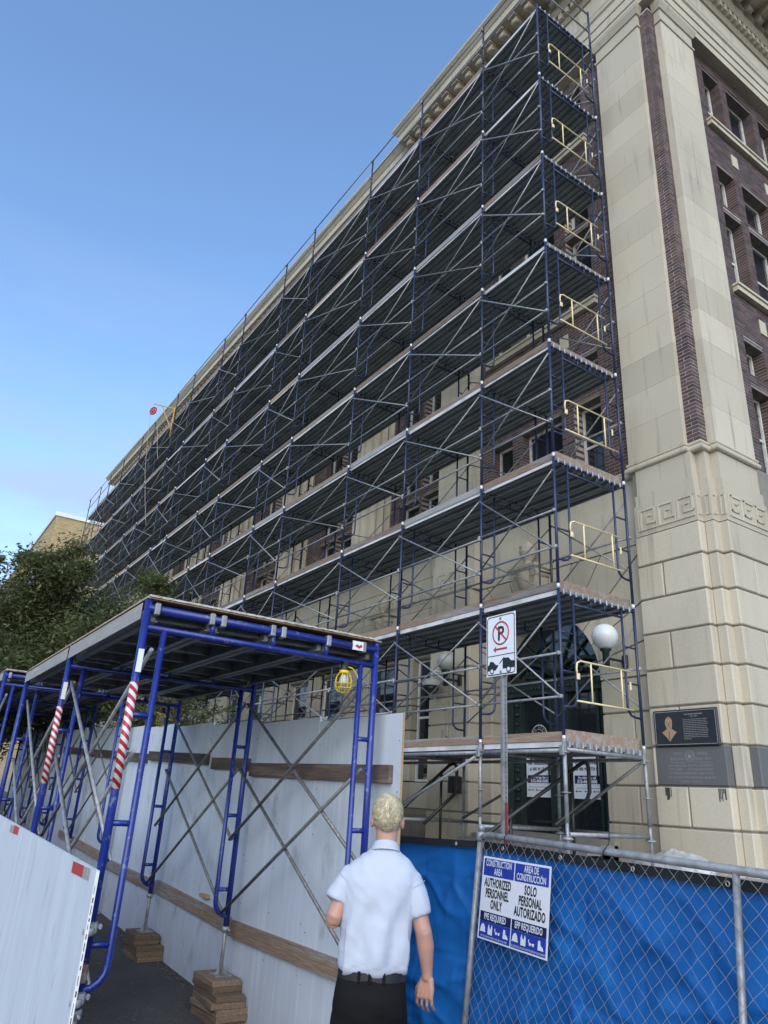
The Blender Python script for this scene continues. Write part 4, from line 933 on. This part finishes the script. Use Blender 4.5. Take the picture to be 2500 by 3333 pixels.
put('wire_mesh', (wm, 'wire'), FC, kind='stuff')
mb = MB()
for s, z in ((.36, 1.585), (1.33, 1.57)): mb.path([F(s-.02, z-.07, -.03), F(s-.015, z-.02, -.035), F(s, z+.02, -.01), F(s+.005, z+.09, -.01), F(s-.01, z+.16, .0)], .0035, 5)
put('tie_wire', (mb, 'black'), FC)
def tarp(name, fn, s0, s1, zt_, label, nu, nv, seed):
    T = thing(name, fn((s0+s1)/2, 0), label, 'tarp', 'blue tarps on the construction fence')
    mb = MB()
    def P(u, v):
        s = s0+(s1-s0)*u; z = -.03+(zt_(s)-.045+.03)*v
        rd = lambda p_: 1-abs(noise.noise(p_))*2
        a = noise.noise(Vector((s*1.4+seed, z*1.1, 0))); wv = .35*noise.noise(Vector((s*2+seed, z*2, 9)))
        b = rd(Vector((s*1.1+z*2.6+seed+wv, z*.9-s*.35, 3))); c = rd(Vector((s*2.3-z*4.2+seed+wv, z*1.4+s*.9, 8))); e_ = rd(Vector((s*7+seed, z*6+wv*3, 5)))
        cr_ = math.exp(-((((s+.1) % .46)-.23)/.010)**2)+math.exp(-(((z % .50)-.25)/.010)**2)
        d = (.007*cr_+.040*a-.030*max(0, b)**3-.020*max(0, c)**3-.005*e_)*min(1, 3*(1-v)+.3)
        return fn(s, z, .045+max(d+.045, -.012))
    mb.grid(P, nu, nv); put('sheet', (mb, 'tarp'), T)
    mb = MB()
    def Q(u, v):
        s = s0+(s1-s0)*u; return fn(s, zt_(s)-.05+.05*v,   .048+.008*noise.noise(Vector((s*3+seed, v, 1))))
    mb.grid(Q, nu, 2); put('hem', (mb, 'black'), T)
    s = s0+.25
    while s < s1:
        mb = MB(); c = fn(s, zt_(s)-.027, .038); mb.path([c+.011*(math.cos(2*math.pi*k/12)*FE+math.sin(2*math.pi*k/12)*Vector((0, 0, 1))) for k in range(12)], .0035, 5, closed=True); put('grommet', (mb, 'silver'), T); s += .62
    return T
tarp('blue_tarp', F, -.02, 3.6, lambda s: 1.515-.0075*s, 'blue tarp behind the chain link mesh with the construction sign', 190, 90, 1.3)
def G(s, z, d=0.): return Vector((2.05, -3.16, 0))+Vector((-.985, -.17, 0))*s+Vector((-.17, .985, 0))*(d+(z-1.5)*.07)+Vector((0, 0, z))
tarp('blue_tarp', G, 0, 1.9, lambda s: 1.512-.025*s, 'blue tarp without mesh between the plywood and the fence post', 110, 90, 7.7)
# construction sign
CS = thing('construction_sign', F(.49, .93, -.04), 'bilingual blue and white construction area sign on the chain link fence', 'sign')
def SP(u, v, d=0.): return F(.116+.748*u, .933+.497*v, -.036-d)
def panel(u0, u1, v0, v1, d, mt_, name):
    mb = MB(); a = [SP(u0, v0, d), SP(u1, v0, d), SP(u1, v1, d), SP(u0, v1, d)]; mb.prism(a, FN*.0015); return put(name, (mb, mt_), CS)
panel(0, 1, 0, 1, 0, 'signwhite', 'plate')
sx_d = (SP(1, 0)-SP(0, 0)).normalized(); sy_d = (SP(0, 1)-SP(0, 0)).normalized(); sn_d = sx_d.cross(sy_d).normalized()
def icon(u, v, kind):
    mb = MB(); s = .028
    def pt(a, b): return SP(u, v, .0042)+sx_d*a*s+sy_d*b*s
    def pg(L): mb.prism([pt(a, b) for a, b in L], FN*.001)
    if kind == 0:
        pg([(-1, -.5), (1, -.5), (.9, .2), (.5, .8), (0, 1), (-.5, .8), (-.9, .2)]); pg([(-1.2, -.7), (1.2, -.7), (1.2, -.5), (-1.2, -.5)])
    elif kind == 1: pg([(-.9, -1), (.9, -1), (.9, .4), (.6, 1.1), (.2, .2), (-.2, .2), (-.6, 1.1), (-.9, .4)])
    elif kind == 2:
        pg([(-1.0, 0), (-.2, -.1), (-.3, -.6), (-.8, -.6)]); pg([(.1, -.1), (.9, 0), (.8, -.6), (.3, -.6)]); pg([(-1.2, .5), (-1.0, .6), (-.9, 0), (-1.1, -.1)]); pg([(-.25, -.15), (.15, -.15), (.15, -.3), (-.25, -.3)])
    else: pg([(-.8, .9), (-.1, .9), (0, .1), (.8, -.3), (1.1, -.9), (-.9, -.9)])
    put('pictogram', (mb, 'signwhite'), CS)
for u0, u1, top, mid, ppe, small in ((.022, .492, ('CONSTRUCTION', 'AREA'), ('AUTHORIZED', 'PERSONNEL', 'ONLY'), 'PPE REQUIRED', 'MUST BE WORN IN CONSTRUCTION AREA AT ALL TIMES'),
                                     (.508, .978, ('AREA DE', 'CONSTRUCCI\u00d3N'), ('SOLO', 'PERSONAL', 'AUTORIZADO'), 'EPP REQUERIDO', 'DEBE USARSE EN EL AREA DE CONSTRUCCI\u00d3N EN TODO MOMENTO')):
    um = (u0+u1)/2; panel(u0, u1, .765, .975, .0015, 'signblue', 'header_band'); panel(u0, u1, .215, .33, .0015, 'signnavy', 'ppe_band'); panel(u0, u1, .02, .213, .0015, 'signblue', 'icon_band')
    for k, s_ in enumerate(top): text(s_, .057, SP(um, .885-.098*k, .0015), sx_d, sy_d, sn_d, 'signwhite', CS, .66, .0010)
    for k, s_ in enumerate(mid): text(s_, .074, SP(um, .635-.128*k, 0), sx_d, sy_d, sn_d, 'ink', CS, .63, .0024)
    text(ppe, .052, SP(um, .242, .0015), sx_d, sy_d, sn_d, 'signwhite', CS, .72, .0012)
    text(small, .0165, SP(um, .032, .0015), sx_d, sy_d, sn_d, 'signwhite', CS, .70)
    for k in range(4): icon(u0+.06+.115*k, .13, k)
# no parking sign on its post
PS_ = thing('parking_sign', (2.27, -3.13, 0), 'no parking tow away sign on a perforated steel post behind the fence', 'sign')
px, py = 2.275, -3.12
mb = MB()
for s_ in (-1, 1): mb.box((px+s_*.006, py, -.05), (px+s_*.034, py+.006, 2.74)); mb.bar((px+s_*.012, py-.004, -.05), (px+s_*.004, py-.016, 2.7), .006, .004, (1, 0, 0))
mb.box((px-.006, py-.014, -.05), (px+.006, py+.004, 2.74))
for k in range(3): pass
put('post', (mb, 'galv'), PS_)
mb = MB()
z = 1.2
while z < 2.66:
    for s_ in (-1, 1): mb.tube((px+s_*.021, py-.0012, z), (px+s_*.021, py+.002, z), .0045, 8)
    z += .0254*1.35
put('punched_holes', (mb, 'ink'), PS_)
mb = MB(); mb.box((px+.0065, py-.0008, 1.2), (px+.0345, py+.007, 1.78)); put('red_paint_mark', (mb, 'dullred'), PS_)
yb = py-.022; w2, zl, zh = .165, 2.685, 3.165
mb = MB(); mb.cbox((px-w2, yb, zl), (px+w2, yb+.004, zh), .0015); PT = put('plate', (mb, 'signwhite'), PS_)
zc_ = (zl+zh)/2
mb = MB()
rr = .025; x0, x1, z0_, z1_ = px-w2+.012, px+w2-.012, zl+.012, zh-.012
bp = []
for cx, cz, a0 in ((x1-rr, z1_-rr, 0), (x0+rr, z1_-rr, 90), (x0+rr, z0_+rr, 180), (x1-rr, z0_+rr, 270)):
    bp += [(cx+rr*math.cos(R(a0+t)), yb-.0003, cz+rr*math.sin(R(a0+t))) for t in (0, 30, 60, 90)]
mb.path(bp, .004, 4, closed=True); mb.box((x0, yb-.0015, zl+.155), (x1, yb, zl+.161)); put('border', (mb, 'ink'), PT)
mb = MB(); cz = zh-.15; mb.path([(px+.088*math.cos(2*math.pi*k/32), yb-.0008, cz+.088*math.sin(2*math.pi*k/32)) for k in range(32)], .0065, 4, closed=True)
mb.bar((px-.062, yb-.0022, cz+.062), (px+.062, yb-.0022, cz-.062), .003, .012, (1, 0, 1))
mb.prism([(px-.085, yb-.0015, zl+.205), (px-.055, yb-.0015, zl+.23), (px-.055, yb-.0015, zl+.213), (px+.07, yb-.0015, zl+.213), (px+.07, yb-.0015, zl+.197), (px-.055, yb-.0015, zl+.197), (px-.055, yb-.0015, zl+.18)], (0, .001, 0)); put('red_marks', (mb, 'signred'), PT)
text('P', .155, (px, yb-.0003, cz-.055), (1, 0, 0), (0, 0, 1), (0, -1, 0), 'ink', PT, .95, .004, lift=.0006)
mb = MB(); y_ = yb-.0012
def pg(L): mb.prism([(px+a, y_, zl+b) for a, b in L], (0, .001, 0))
pg([(-.148, .045), (-.06, .045), (-.03, .075), (-.03, .085), (-.055, .085), (-.085, .112), (-.12, .118), (-.135, .09), (-.148, .088)]); pg([(.02, .05), (.148, .05), (.148, .10), (.11, .105), (.085, .13), (.03, .132), (.02, .115)])
pg([(-.02, .095), (.035, .14), (.04, .134), (-.014, .09)])
put('tow_truck_print', (mb, 'ink'), PT)
mb = MB()
for xx, r1 in ((-.10, .023), (.085, .025)):
    for r_, dy in ((r1, -.0018), ):
        mb.prism([(px+xx+r_*math.cos(2*math.pi*k/16), yb-.0016, zl+.042+r_*math.sin(2*math.pi*k/16)) for k in range(16)], (0, -.0006, 0))
put('wheel_print', (mb, 'ink'), PT)
mb = MB()
for xx, r1 in ((-.10, .015), (.085, .016)): mb.prism([(px+xx+r1*math.cos(2*math.pi*k/16), yb-.0024, zl+.042+r1*math.sin(2*math.pi*k/16)) for k in range(16)], (0, -.0005, 0))
put('wheel_disc_print', (mb, 'signwhite'), PT)
mb = MB()
for zz in (zh-.035, zl+.03): mb.tube((px, yb-.006, zz), (px, yb+.02, zz), .011, 10)
put('bolt', (mb, 'galv'), PS_)
# plastic wrapped heap at the pier foot
mb = MB()
def BG(u, v):
    a = 2*math.pi*u; r_ = math.sin(v*math.pi/2*1.0); n_ = 1+.25*noise.noise(Vector((math.cos(a)*1.5, math.sin(a)*1.5, v*3)))
    return (.0+.62*math.cos(a)*(1-r_**3)*n_, 2.02+.28*math.sin(a)*(1-r_**3)*n_, 1.102+.24*r_*n_)
mb.grid(BG, 28, 10); put('sheeted_heap', (mb, 'bag'), label='low heap under pale plastic sheeting at the foot of the pier', cat='heap')

# ------------------------------------------------------------------ person
def remeshed(mb, vox, smooth=6, fn=None):
    me = mb.mesh('tmp', []); o = bpy.data.objects.new('tmp', me); C.objects.link(o)
    m = o.modifiers.new('r', 'REMESH'); m.mode = 'VOXEL'; m.voxel_size = vox; m.use_smooth_shade = True
    s = o.modifiers.new('s', 'SMOOTH'); s.iterations = smooth; s.factor = .5
    dg = bpy.context.evaluated_depsgraph_get(); nm = bpy.data.meshes.new_from_object(o.evaluated_get(dg))
    bpy.data.objects.remove(o)
    if fn:
        nv = [v.normal.copy() for v in nm.vertices]
        for v, n_ in zip(nm.vertices, nv): v.co += n_*fn(v.co)
        nm.update()
    nm.polygons.foreach_set('use_smooth', [True]*len(nm.polygons))
    return nm
def loft(mb, rings, n=28, e=2.3):
    vs = []
    for z, cx, cy, rx, ry in rings:
        for k in range(n):
            a = 2*math.pi*k/n; c, s = math.cos(a), math.sin(a)
            vs.append((cx+rx*math.copysign(abs(c)**(2/e), c), cy+ry*math.copysign(abs(s)**(2/e), s), z))
    K = len(rings)
    mb.add(vs, [(i*n+k, i*n+(k+1) % n, (i+1)*n+(k+1) % n, (i+1)*n+k) for i in range(K-1) for k in range(n)]+[tuple(reversed(range(n))), tuple((K-1)*n+k for k in range(n))], True)
def ell(mb, c, r_, nu=20, nv=14):
    vs = [(c[0]+r_[0]*math.sin(math.pi*j/nv)*math.cos(2*math.pi*i/nu), c[1]+r_[1]*math.sin(math.pi*j/nv)*math.sin(2*math.pi*i/nu), c[2]+r_[2]*math.cos(math.pi*j/nv)) for j in range(1, nv) for i in range(nu)]
    n0 = len(vs); vs += [(c[0], c[1], c[2]+r_[2]), (c[0], c[1], c[2]-r_[2])]
    fs = [(j*nu+(i+1) % nu, j*nu+i, (j+1)*nu+i, (j+1)*nu+(i+1) % nu) for j in range(nv-2) for i in range(nu)]
    fs += [(n0, i, (i+1) % nu) for i in range(nu)]+[(n0+1, (nv-2)*nu+(i+1) % nu, (nv-2)*nu+i) for i in range(nu)]
    mb.add(vs, fs, True)
MROT = Matrix.Rotation(math.atan2(.824, .567), 3, 'Z'); MLOC = (3.115, -4.708, -.06)
b = MB()
ell(b, (0, .022, 1.735), (.073, .094, .108)); ell(b, (0, .055, 1.665), (.056, .062, .068)); ell(b, (0, .115, 1.705), (.014, .022, .022), 10, 8); ell(b, (0, .105, 1.655), (.026, .014, .010), 10, 8)
for s_ in (-1, 1): ell(b, (s_*.078, .018, 1.708), (.011, .020, .032), 10, 8); ell(b, (s_*.030, .100, 1.738), (.016, .012, .011), 10, 8)
loft(b, [(1.50, -.01, .0, .075, .07), (1.56, -.003, .005, .060, .062), (1.63, 0, .012, .055, .06), (1.68, 0, .015, .056, .06)])
loft(b, [(.88, -.045, 0, .14, .10), (1.0, -.04, 0, .15, .105), (1.1, -.037, 0, .145, .10), (1.25, -.034, 0, .15, .105), (1.4, -.026, 0, .155, .095), (1.47, -.02, 0, .14, .075), (1.52, -.012, 0, .08, .06)])
for s_, cx in ((-1, -.128), (1, .042)):
    b.path([(cx, 0, .92), (cx+s_*.006, .005, .55), (cx+s_*.008, -.01, .35), (cx+s_*.01, -.01, .09)], [.085, .058, .055, .04], 14)
# left arm, bent forward; right arm hanging
b.path([(-.155, 0, 1.45), (-.200, -.005, 1.37), (-.236, -.03, 1.275), (-.240, -.02, 1.258)], [.040, .044, .041, .039], 14)
b.path([(-.242, -.03, 1.262), (-.225, .08, 1.255), (-.185, .19, 1.265), (-.165, .23, 1.27)], [.040, .040, .028, .026], 14)
b.path([(.12, 0, 1.45), (.165, -.01, 1.34), (.198, -.02, 1.235)], [.040, .044, .040], 14)
b.path([(.198, -.02, 1.24), (.212, -.005, 1.17), (.224, .018, 1.06), (.226, .022, 1.03)], [.041, .042, .027, .025], 14)
def hand(base, down, across, nrm, side):
    B0 = Vector(base); d = Vector(down).normalized(); a = Vector(across).normalized(); n_ = Vector(nrm).normalized()
    for t in (-.030, -.010, .010, .030):
        b.path([B0+a*t*.6, B0+d*.045+a*t, B0+d*.085+a*t*1.1], [.016, .0155, .012], 10)
    for k, (t, L) in enumerate(((-.033, .062), (-.011, .075), (.011, .078), (.033, .066))):
        p0 = B0+d*.082+a*t*1.12; p1 = p0+d*L*.45+n_*.008+a*t*.10; p2 = p1+d*L*.31+n_*.022; p3 = p2+d*L*.20+n_*.022
        b.path([p0, p1, p2, p3], [.0088, .0082, .0076, .0062], 9)
    th = B0+d*.02+a*side*.026; b.path([th, th+d*.03+a*side*.022+n_*.008, th+d*.06+a*side*.028+n_*.020, th+d*.082+a*side*.024+n_*.026], [.014, .0125, .0105, .008], 9)
hand((.226, .022, 1.035), (-.12, .10, -1), (.85, -.5, 0), (.45, .8, .1), -1)
hand((-.167, .225, 1.27), (.55, .8, .15), (.1, .1, 1), (.8, -.5, 0), 1)
pers = put('person', remeshed(b, .0052, 4), None, MLOC, MROT, label='man with short blond hair in white polo and black trousers seen from behind', cat='person')
pers.data.materials.append(M['skin'])
# hair shell
hb = MB()
def hair(u, v):
    a = 2*math.pi*u; bk_ = max(0, -math.sin(a)); th = math.pi*v*.5*(1.26+.38*bk_**.7 if math.sin(a) < 0 else 1.22)
    d = Vector((math.sin(th)*math.cos(a), math.sin(th)*math.sin(a), math.cos(th)))
    ez = max(0, d.z); p = Vector((d.x*(.0765+.006*ez), d.y*(.099+.006*ez), d.z*.107))
    if d.z < -.35: p.x *= 1-.35*(-d.z-.35); p.y *= 1-.30*(-d.z-.35)
    cw = Vector((.012, -.045, .095)); q_ = p-cw; ang = math.atan2(q_.x, -q_.z if abs(q_.z) > 1e-4 else 1e-4)
    n1 = noise.noise(d*4+Vector((3, 1, 0))); n2 = noise.noise(Vector((ang*7+n1*2, q_.length*14, a*2)))
    k = 1.0+.022*n1+.016*n2
    fade = max(0, min(1, (v-.70)/.3)); k -= fade*(.055 if d.y < .2 else .10)
    if d.y > .25: k -= max(0, (v-.45))*.25
    if abs(d.x) > .7: k -= max(0, v-.70)*.22
    p = p*k; return (p.x, .014+p.y, 1.738+p.z)
hb.grid(hair, 140, 70); rnd = random.Random(3)
crown = Vector((.012, -.03, 1.838))
for _ in range(4200):
    u = rnd.random(); v = rnd.random()**.6*.9; p = Vector(hair(u, v)); c = Vector((0, .014, 1.738)); d = (p-c).normalized()
    sw = (p-crown)+Vector((rnd.uniform(-1, 1), rnd.uniform(-1, 1), rnd.uniform(-1, 1)))*.02; sw = (sw-d*sw.dot(d)).normalized(); L = .011 if v < .7 else .006
    hb.path([p-d*.003, p+d*.0022+sw*L*.5, p+d*.0016+sw*L*1.5], [.0010, .0009, .0003], 3)
put('hair', (hb, 'hair'), pers, MLOC, MROT)
# shirt
sb_ = MB()
loft(sb_, [(1.045, -.038, 0, .145, .104), (1.058, -.038, 0, .162, .118), (1.075, -.038, 0, .168, .124), (1.11, -.037, -.002, .170, .126), (1.18, -.036, -.002, .170, .125), (1.28, -.033, 0, .172, .123), (1.38, -.028, 0, .180, .122), (1.44, -.024, 0, .186, .116), (1.49, -.018, 0, .178, .100), (1.53, -.012, .003, .138, .084), (1.565, -.006, .008, .090, .074), (1.59, -.003, .01, .066, .068)])
for rgs in (((-.150, 0, 1.465, .062), (-.195, 0, 1.405, .066), (-.222, -.006, 1.36, .064), (-.233, -.012, 1.338, .061)), ((.118, 0, 1.46, .062), (.152, -.005, 1.39, .064), (.172, -.01, 1.335, .059), (.182, -.013, 1.298, .055))):
    sb_.path([r_[:3] for r_ in rgs], [r_[3] for r_ in rgs], 18)
def folds(c):
    f = 0
    if c.z < 1.40 and -.17 < c.x < .12:
        ph = c.x*38+2.2*math.sin(c.z*7)+3*noise.noise(Vector((c.x*4, c.z*2.2, 0)))
        f += .0125*math.sin(ph)*min(1, (1.42-c.z)*4)*(.5+.5*noise.noise(Vector((c.x*6, c.z*3, 5))))*1.6
    f += .0070*noise.noise(Vector((c.x*10, c.y*9, c.z*7)))+.004*(1-2*abs(noise.noise(Vector((c.x*14+c.z*9, c.z*7-c.x*6, 4)))))
    if 1.085 < c.z < 1.19: f += .0035*math.sin(c.x*70+c.y*30+3*noise.noise(Vector((c.x*5, 0, 2))))*min(1, (1.19-c.z)*14)
    return f
put('polo_shirt', remeshed(sb_, .0085, 5, folds), pers, MLOC, MROT).data.materials.append(M['shirt'])
sm_ = MB()
for rgs in (((-.150, 0, 1.465), (-.175, 0, 1.432), .0685), ((.118, 0, 1.46), (.140, -.003, 1.42), .0675)):
    p_, q_ = Vector(rgs[0]), Vector(rgs[1]); ax = (q_-p_).normalized(); e1 = ax.cross(Vector((0, 1, 0))).normalized(); e2 = ax.cross(e1)
    sm_.path([q_+rgs[2]*(math.cos(2*math.pi*k/28)*e1+math.sin(2*math.pi*k/28)*e2) for k in range(28)], .0016, 4, closed=True)
put('sleeve_seam', (sm_, 'shirt'), pers, MLOC, MROT)
cb = MB()
def collar(u, v):
    a = 2*math.pi*u; r_ = 1.02+.26*(1-v)
    return (-.003+.0605*r_*math.cos(a), .010+.064*r_*math.sin(a), 1.568+.040*v-.022*math.sin(a))
cb.grid(collar, 40, 5); cb.grid(lambda u, v: tuple(Vector(collar(u, v))*1.0+Vector((-.05*math.cos(2*math.pi*u)*.06, -.05*math.sin(2*math.pi*u)*.06, 0))), 40, 5)
put('collar', (cb, 'shirt'), pers, MLOC, MROT)
pb = MB()
loft(pb, [(.84, -.045, .0, .165, .118), (.90, -.045, -.006, .174, .126), (.96, -.043, -.008, .172, .126), (1.02, -.04, -.002, .163, .117), (1.068, -.038, 0, .157, .112)])
for s_, cx in ((-1, -.128), (1, .042)):
    pb.path([(cx, -.004, .93), (cx+s_*.004, -.002, .78), (cx+s_*.008, .004, .52), (cx+s_*.01, 0, .30), (cx+s_*.012, .006, .10)], [.092, .090, .076, .066, .062], 18)
put('trousers', remeshed(pb, .010, 5, lambda c: .004*noise.noise(Vector((c.x*9, c.y*7, c.z*9)))+.003*math.sin(c.z*40+c.x*30)*(1 if c.z < .9 else .2)), pers, MLOC, MROT).data.materials.append(M['pants'])
tb = MB()
def belt(u, v): a = 2*math.pi*u; c, s = math.cos(a), math.sin(a); e = 2/2.3; return (-.039+.1625*math.copysign(abs(c)**e, c), .1175*math.copysign(abs(s)**e, s), 1.028+.036*v)
tb.grid(belt, 48, 2)
BT = put('belt', (tb, 'leather'), pers, MLOC, MROT)
lb = MB()
for u in (.70, .745, .80): p = Vector(belt(u, 0)); lb.cbox((p.x-.007, p.y-.006, 1.022), (p.x+.007, p.y+.004, 1.070), .002)
put('belt_loop', (lb, 'pants'), BT, MLOC, MROT)
for s_, cx in ((-1, -.14), (1, .054)):
    fb = MB(); ell(fb, (cx, .05, .045), (.05, .14, .045)); ell(fb, (cx, -.03, .06), (.045, .06, .055)); fb.cbox((cx-.045, -.09, 0), (cx+.045, .18, .022), .006)
    put('shoe', remeshed(fb, .008, 3), pers, MLOC, MROT).data.materials.append(M['leather'])

# ------------------------------------------------------------------ trees
def tree(name, base, crown_c, crown_r, nleaf, lsize, label, seed):
    rn = random.Random(seed); T = thing(name, base, label, 'tree')
    mb = MB(); bx, by, bz = base; cc = Vector(crown_c); cr = Vector(crown_r)
    top = Vector((cc.x, cc.y, cc.z)); 
    mb.path([(bx, by, bz-.1), (bx+.05, by+.03, bz+(top.z-bz)*.35), top-Vector((.2, .1, .5))], [.16, .12, .07], 10)
    clumps = []
    for i in range(120):
        while True:
            d = Vector((rn.uniform(-1, 1), rn.uniform(-1, 1), rn.uniform(-1, 1)))
            if d.length < 1: break
        p = cc+Vector((d.x*cr.x, d.y*cr.y, d.z*cr.z)); clumps.append((p, rn.uniform(.28, .62)*cr.x/2.2))
        st = Vector((bx, by, bz+(top.z-bz)*rn.uniform(.35, .9))); md = (st+p)/2+Vector((rn.uniform(-.2, .2), rn.uniform(-.2, .2), rn.uniform(0, .3)))
        if i % 4 == 0: mb.path([st, md, p], [.045, .028, .010], 5)
        tip = p+(p-cc).normalized()*rn.uniform(.4, .9)*cr.x/2.2; mb.path([md, p, tip], [.02, .012, .004], 4); clumps.append((tip, rn.uniform(.12, .3)*cr.x/2.2))
    put('trunk', (mb, 'bark'), T)
    lv = []; lf = []
    for _ in range(nleaf):
        p, r_ = clumps[rn.randrange(len(clumps))]
        g = Vector((rn.gauss(0, 1), rn.gauss(0, 1), rn.gauss(0, .8)))*r_*.55+p
        a = Vector((rn.gauss(0, 1), rn.gauss(0, 1), rn.gauss(0, .5))).normalized(); b_ = a.cross(Vector((rn.gauss(0, .5), rn.gauss(0, .5), 1))).normalized()
        s = lsize*rn.uniform(.6, 1.3); o = len(lv)
        lv += [g-a*s, g+b_*s*.42, g+a*s, g-b_*s*.42]; lf.append((o, o+1, o+2, o+3))
    me = bpy.data.meshes.new('crown'); me.from_pydata([tuple(v) for v in lv], [], lf); me.materials.append(M['leaf'])
    put('crown', me, T)
tree('street_tree', (-12.6, -3.2, gz(-12.6)), (-12.4, -4.3, 4.25), (3.7, 2.2, 1.65), 170000, .058, 'dense leafy green tree behind the canopy at left', 5)
tree('street_tree', (-7.4, -2.4, gz(-7.4)), (-7.4, -2.5, 2.75), (1.2, .8, .55), 9000, .045, 'small leafy tree seen under the canopy roof', 9)

# ------------------------------------------------------------------ tan brick building far behind
TB = thing('brick_building', (-52, 8, 1.5), 'distant tan brick building with a pale roof coping left of the scaffold', 'building')
x0, x1, y0, y1, zt_ = -75., -47.0, -.25, 26., 19.4
mb = MB(); mb.box((x0, y0+.02, 0), (x1-.02, y1, zt_)); put('wall', (mb, 'tan_mortar'), TB)
bk = MB(); 
for row in range(60):
    z = zt_-(row+1)*.115
    u = y0-(.16 if row % 2 else 0)
    while u < 9.5:
        a, c = max(u, y0), min(u+.32, 9.5); bk.box((x1-.03, a+.006, z+.006), (x1+random.uniform(-.004, .004), c-.006, z+.109)); u += .33
    u = x1-(.16 if row % 2 else 0)
    while u > -62:
        if not (-53.9 < u-.16 < -49.3 and 15.2 < z < 17.1): bk.box((min(u, x1-.001)-.31, y0+random.uniform(-.003, .003), z+.006), (min(u, x1-.001), y0+.03, z+.109))
        u -= .33
put('brick', (bk, 'tan_brick'), TB, kind='stuff')
mb = MB(); mb.cbox((x0-.1, y0-.10, zt_), (x1+.10, y1, zt_+.32), .03); put('roof_coping', (mb, 'white'), TB)
for k in range(3):
    a = -53.8+k*1.5; mb = MB(); mb.box((a, y0+.005, 15.25), (a+1.4, y0+.06, 17.05)); w_ = put('window', (mb, 'white'), TB)
    mb = MB(); mb.box((a+.12, y0-.004, 15.4), (a+.62, y0+.004, 16.9)); mb.box((a+.78, y0-.004, 15.4), (a+1.28, y0+.004, 16.9)); put('pane', (mb, 'glass'), w_)
mb = MB(); mb.lathe([(.02, 0), (.16, .05), (.16, .25), (.02, .3)], (x1+.1, 2.1, 15.6), 10); put('wall_fixture', (mb, 'black'), TB)

# ------------------------------------------------------------------ lettering: all text curves become flat meshes
tmp = []
for (s, size, o, xd, yd, nd, mt_, parent, sx, bold, align, name, lift) in TEXTQ:
    cu = bpy.data.curves.new('lettering', 'FONT'); cu.body = s; cu.size = size; cu.align_x = align; cu.offset = bold; cu.resolution_u = 3; cu.space_character = 1.0+bold*30
    ob = bpy.data.objects.new('tmp_text', cu); C.objects.link(ob); tmp.append(ob)
bpy.context.view_layer.update(); dg = bpy.context.evaluated_depsgraph_get(); mes = [bpy.data.meshes.new_from_object(ob.evaluated_get(dg)) for ob in tmp]
for ob in tmp: bpy.data.objects.remove(ob)
for me, (s, size, o, xd, yd, nd, mt_, parent, sx, bold, align, name, lift) in zip(mes, TEXTQ):
    for v in me.vertices: v.co = o+xd*(v.co.x*sx)+yd*v.co.y+nd*(lift+.0004)
    me.materials.clear(); me.materials.append(M[mt_]); put(name, me, parent)
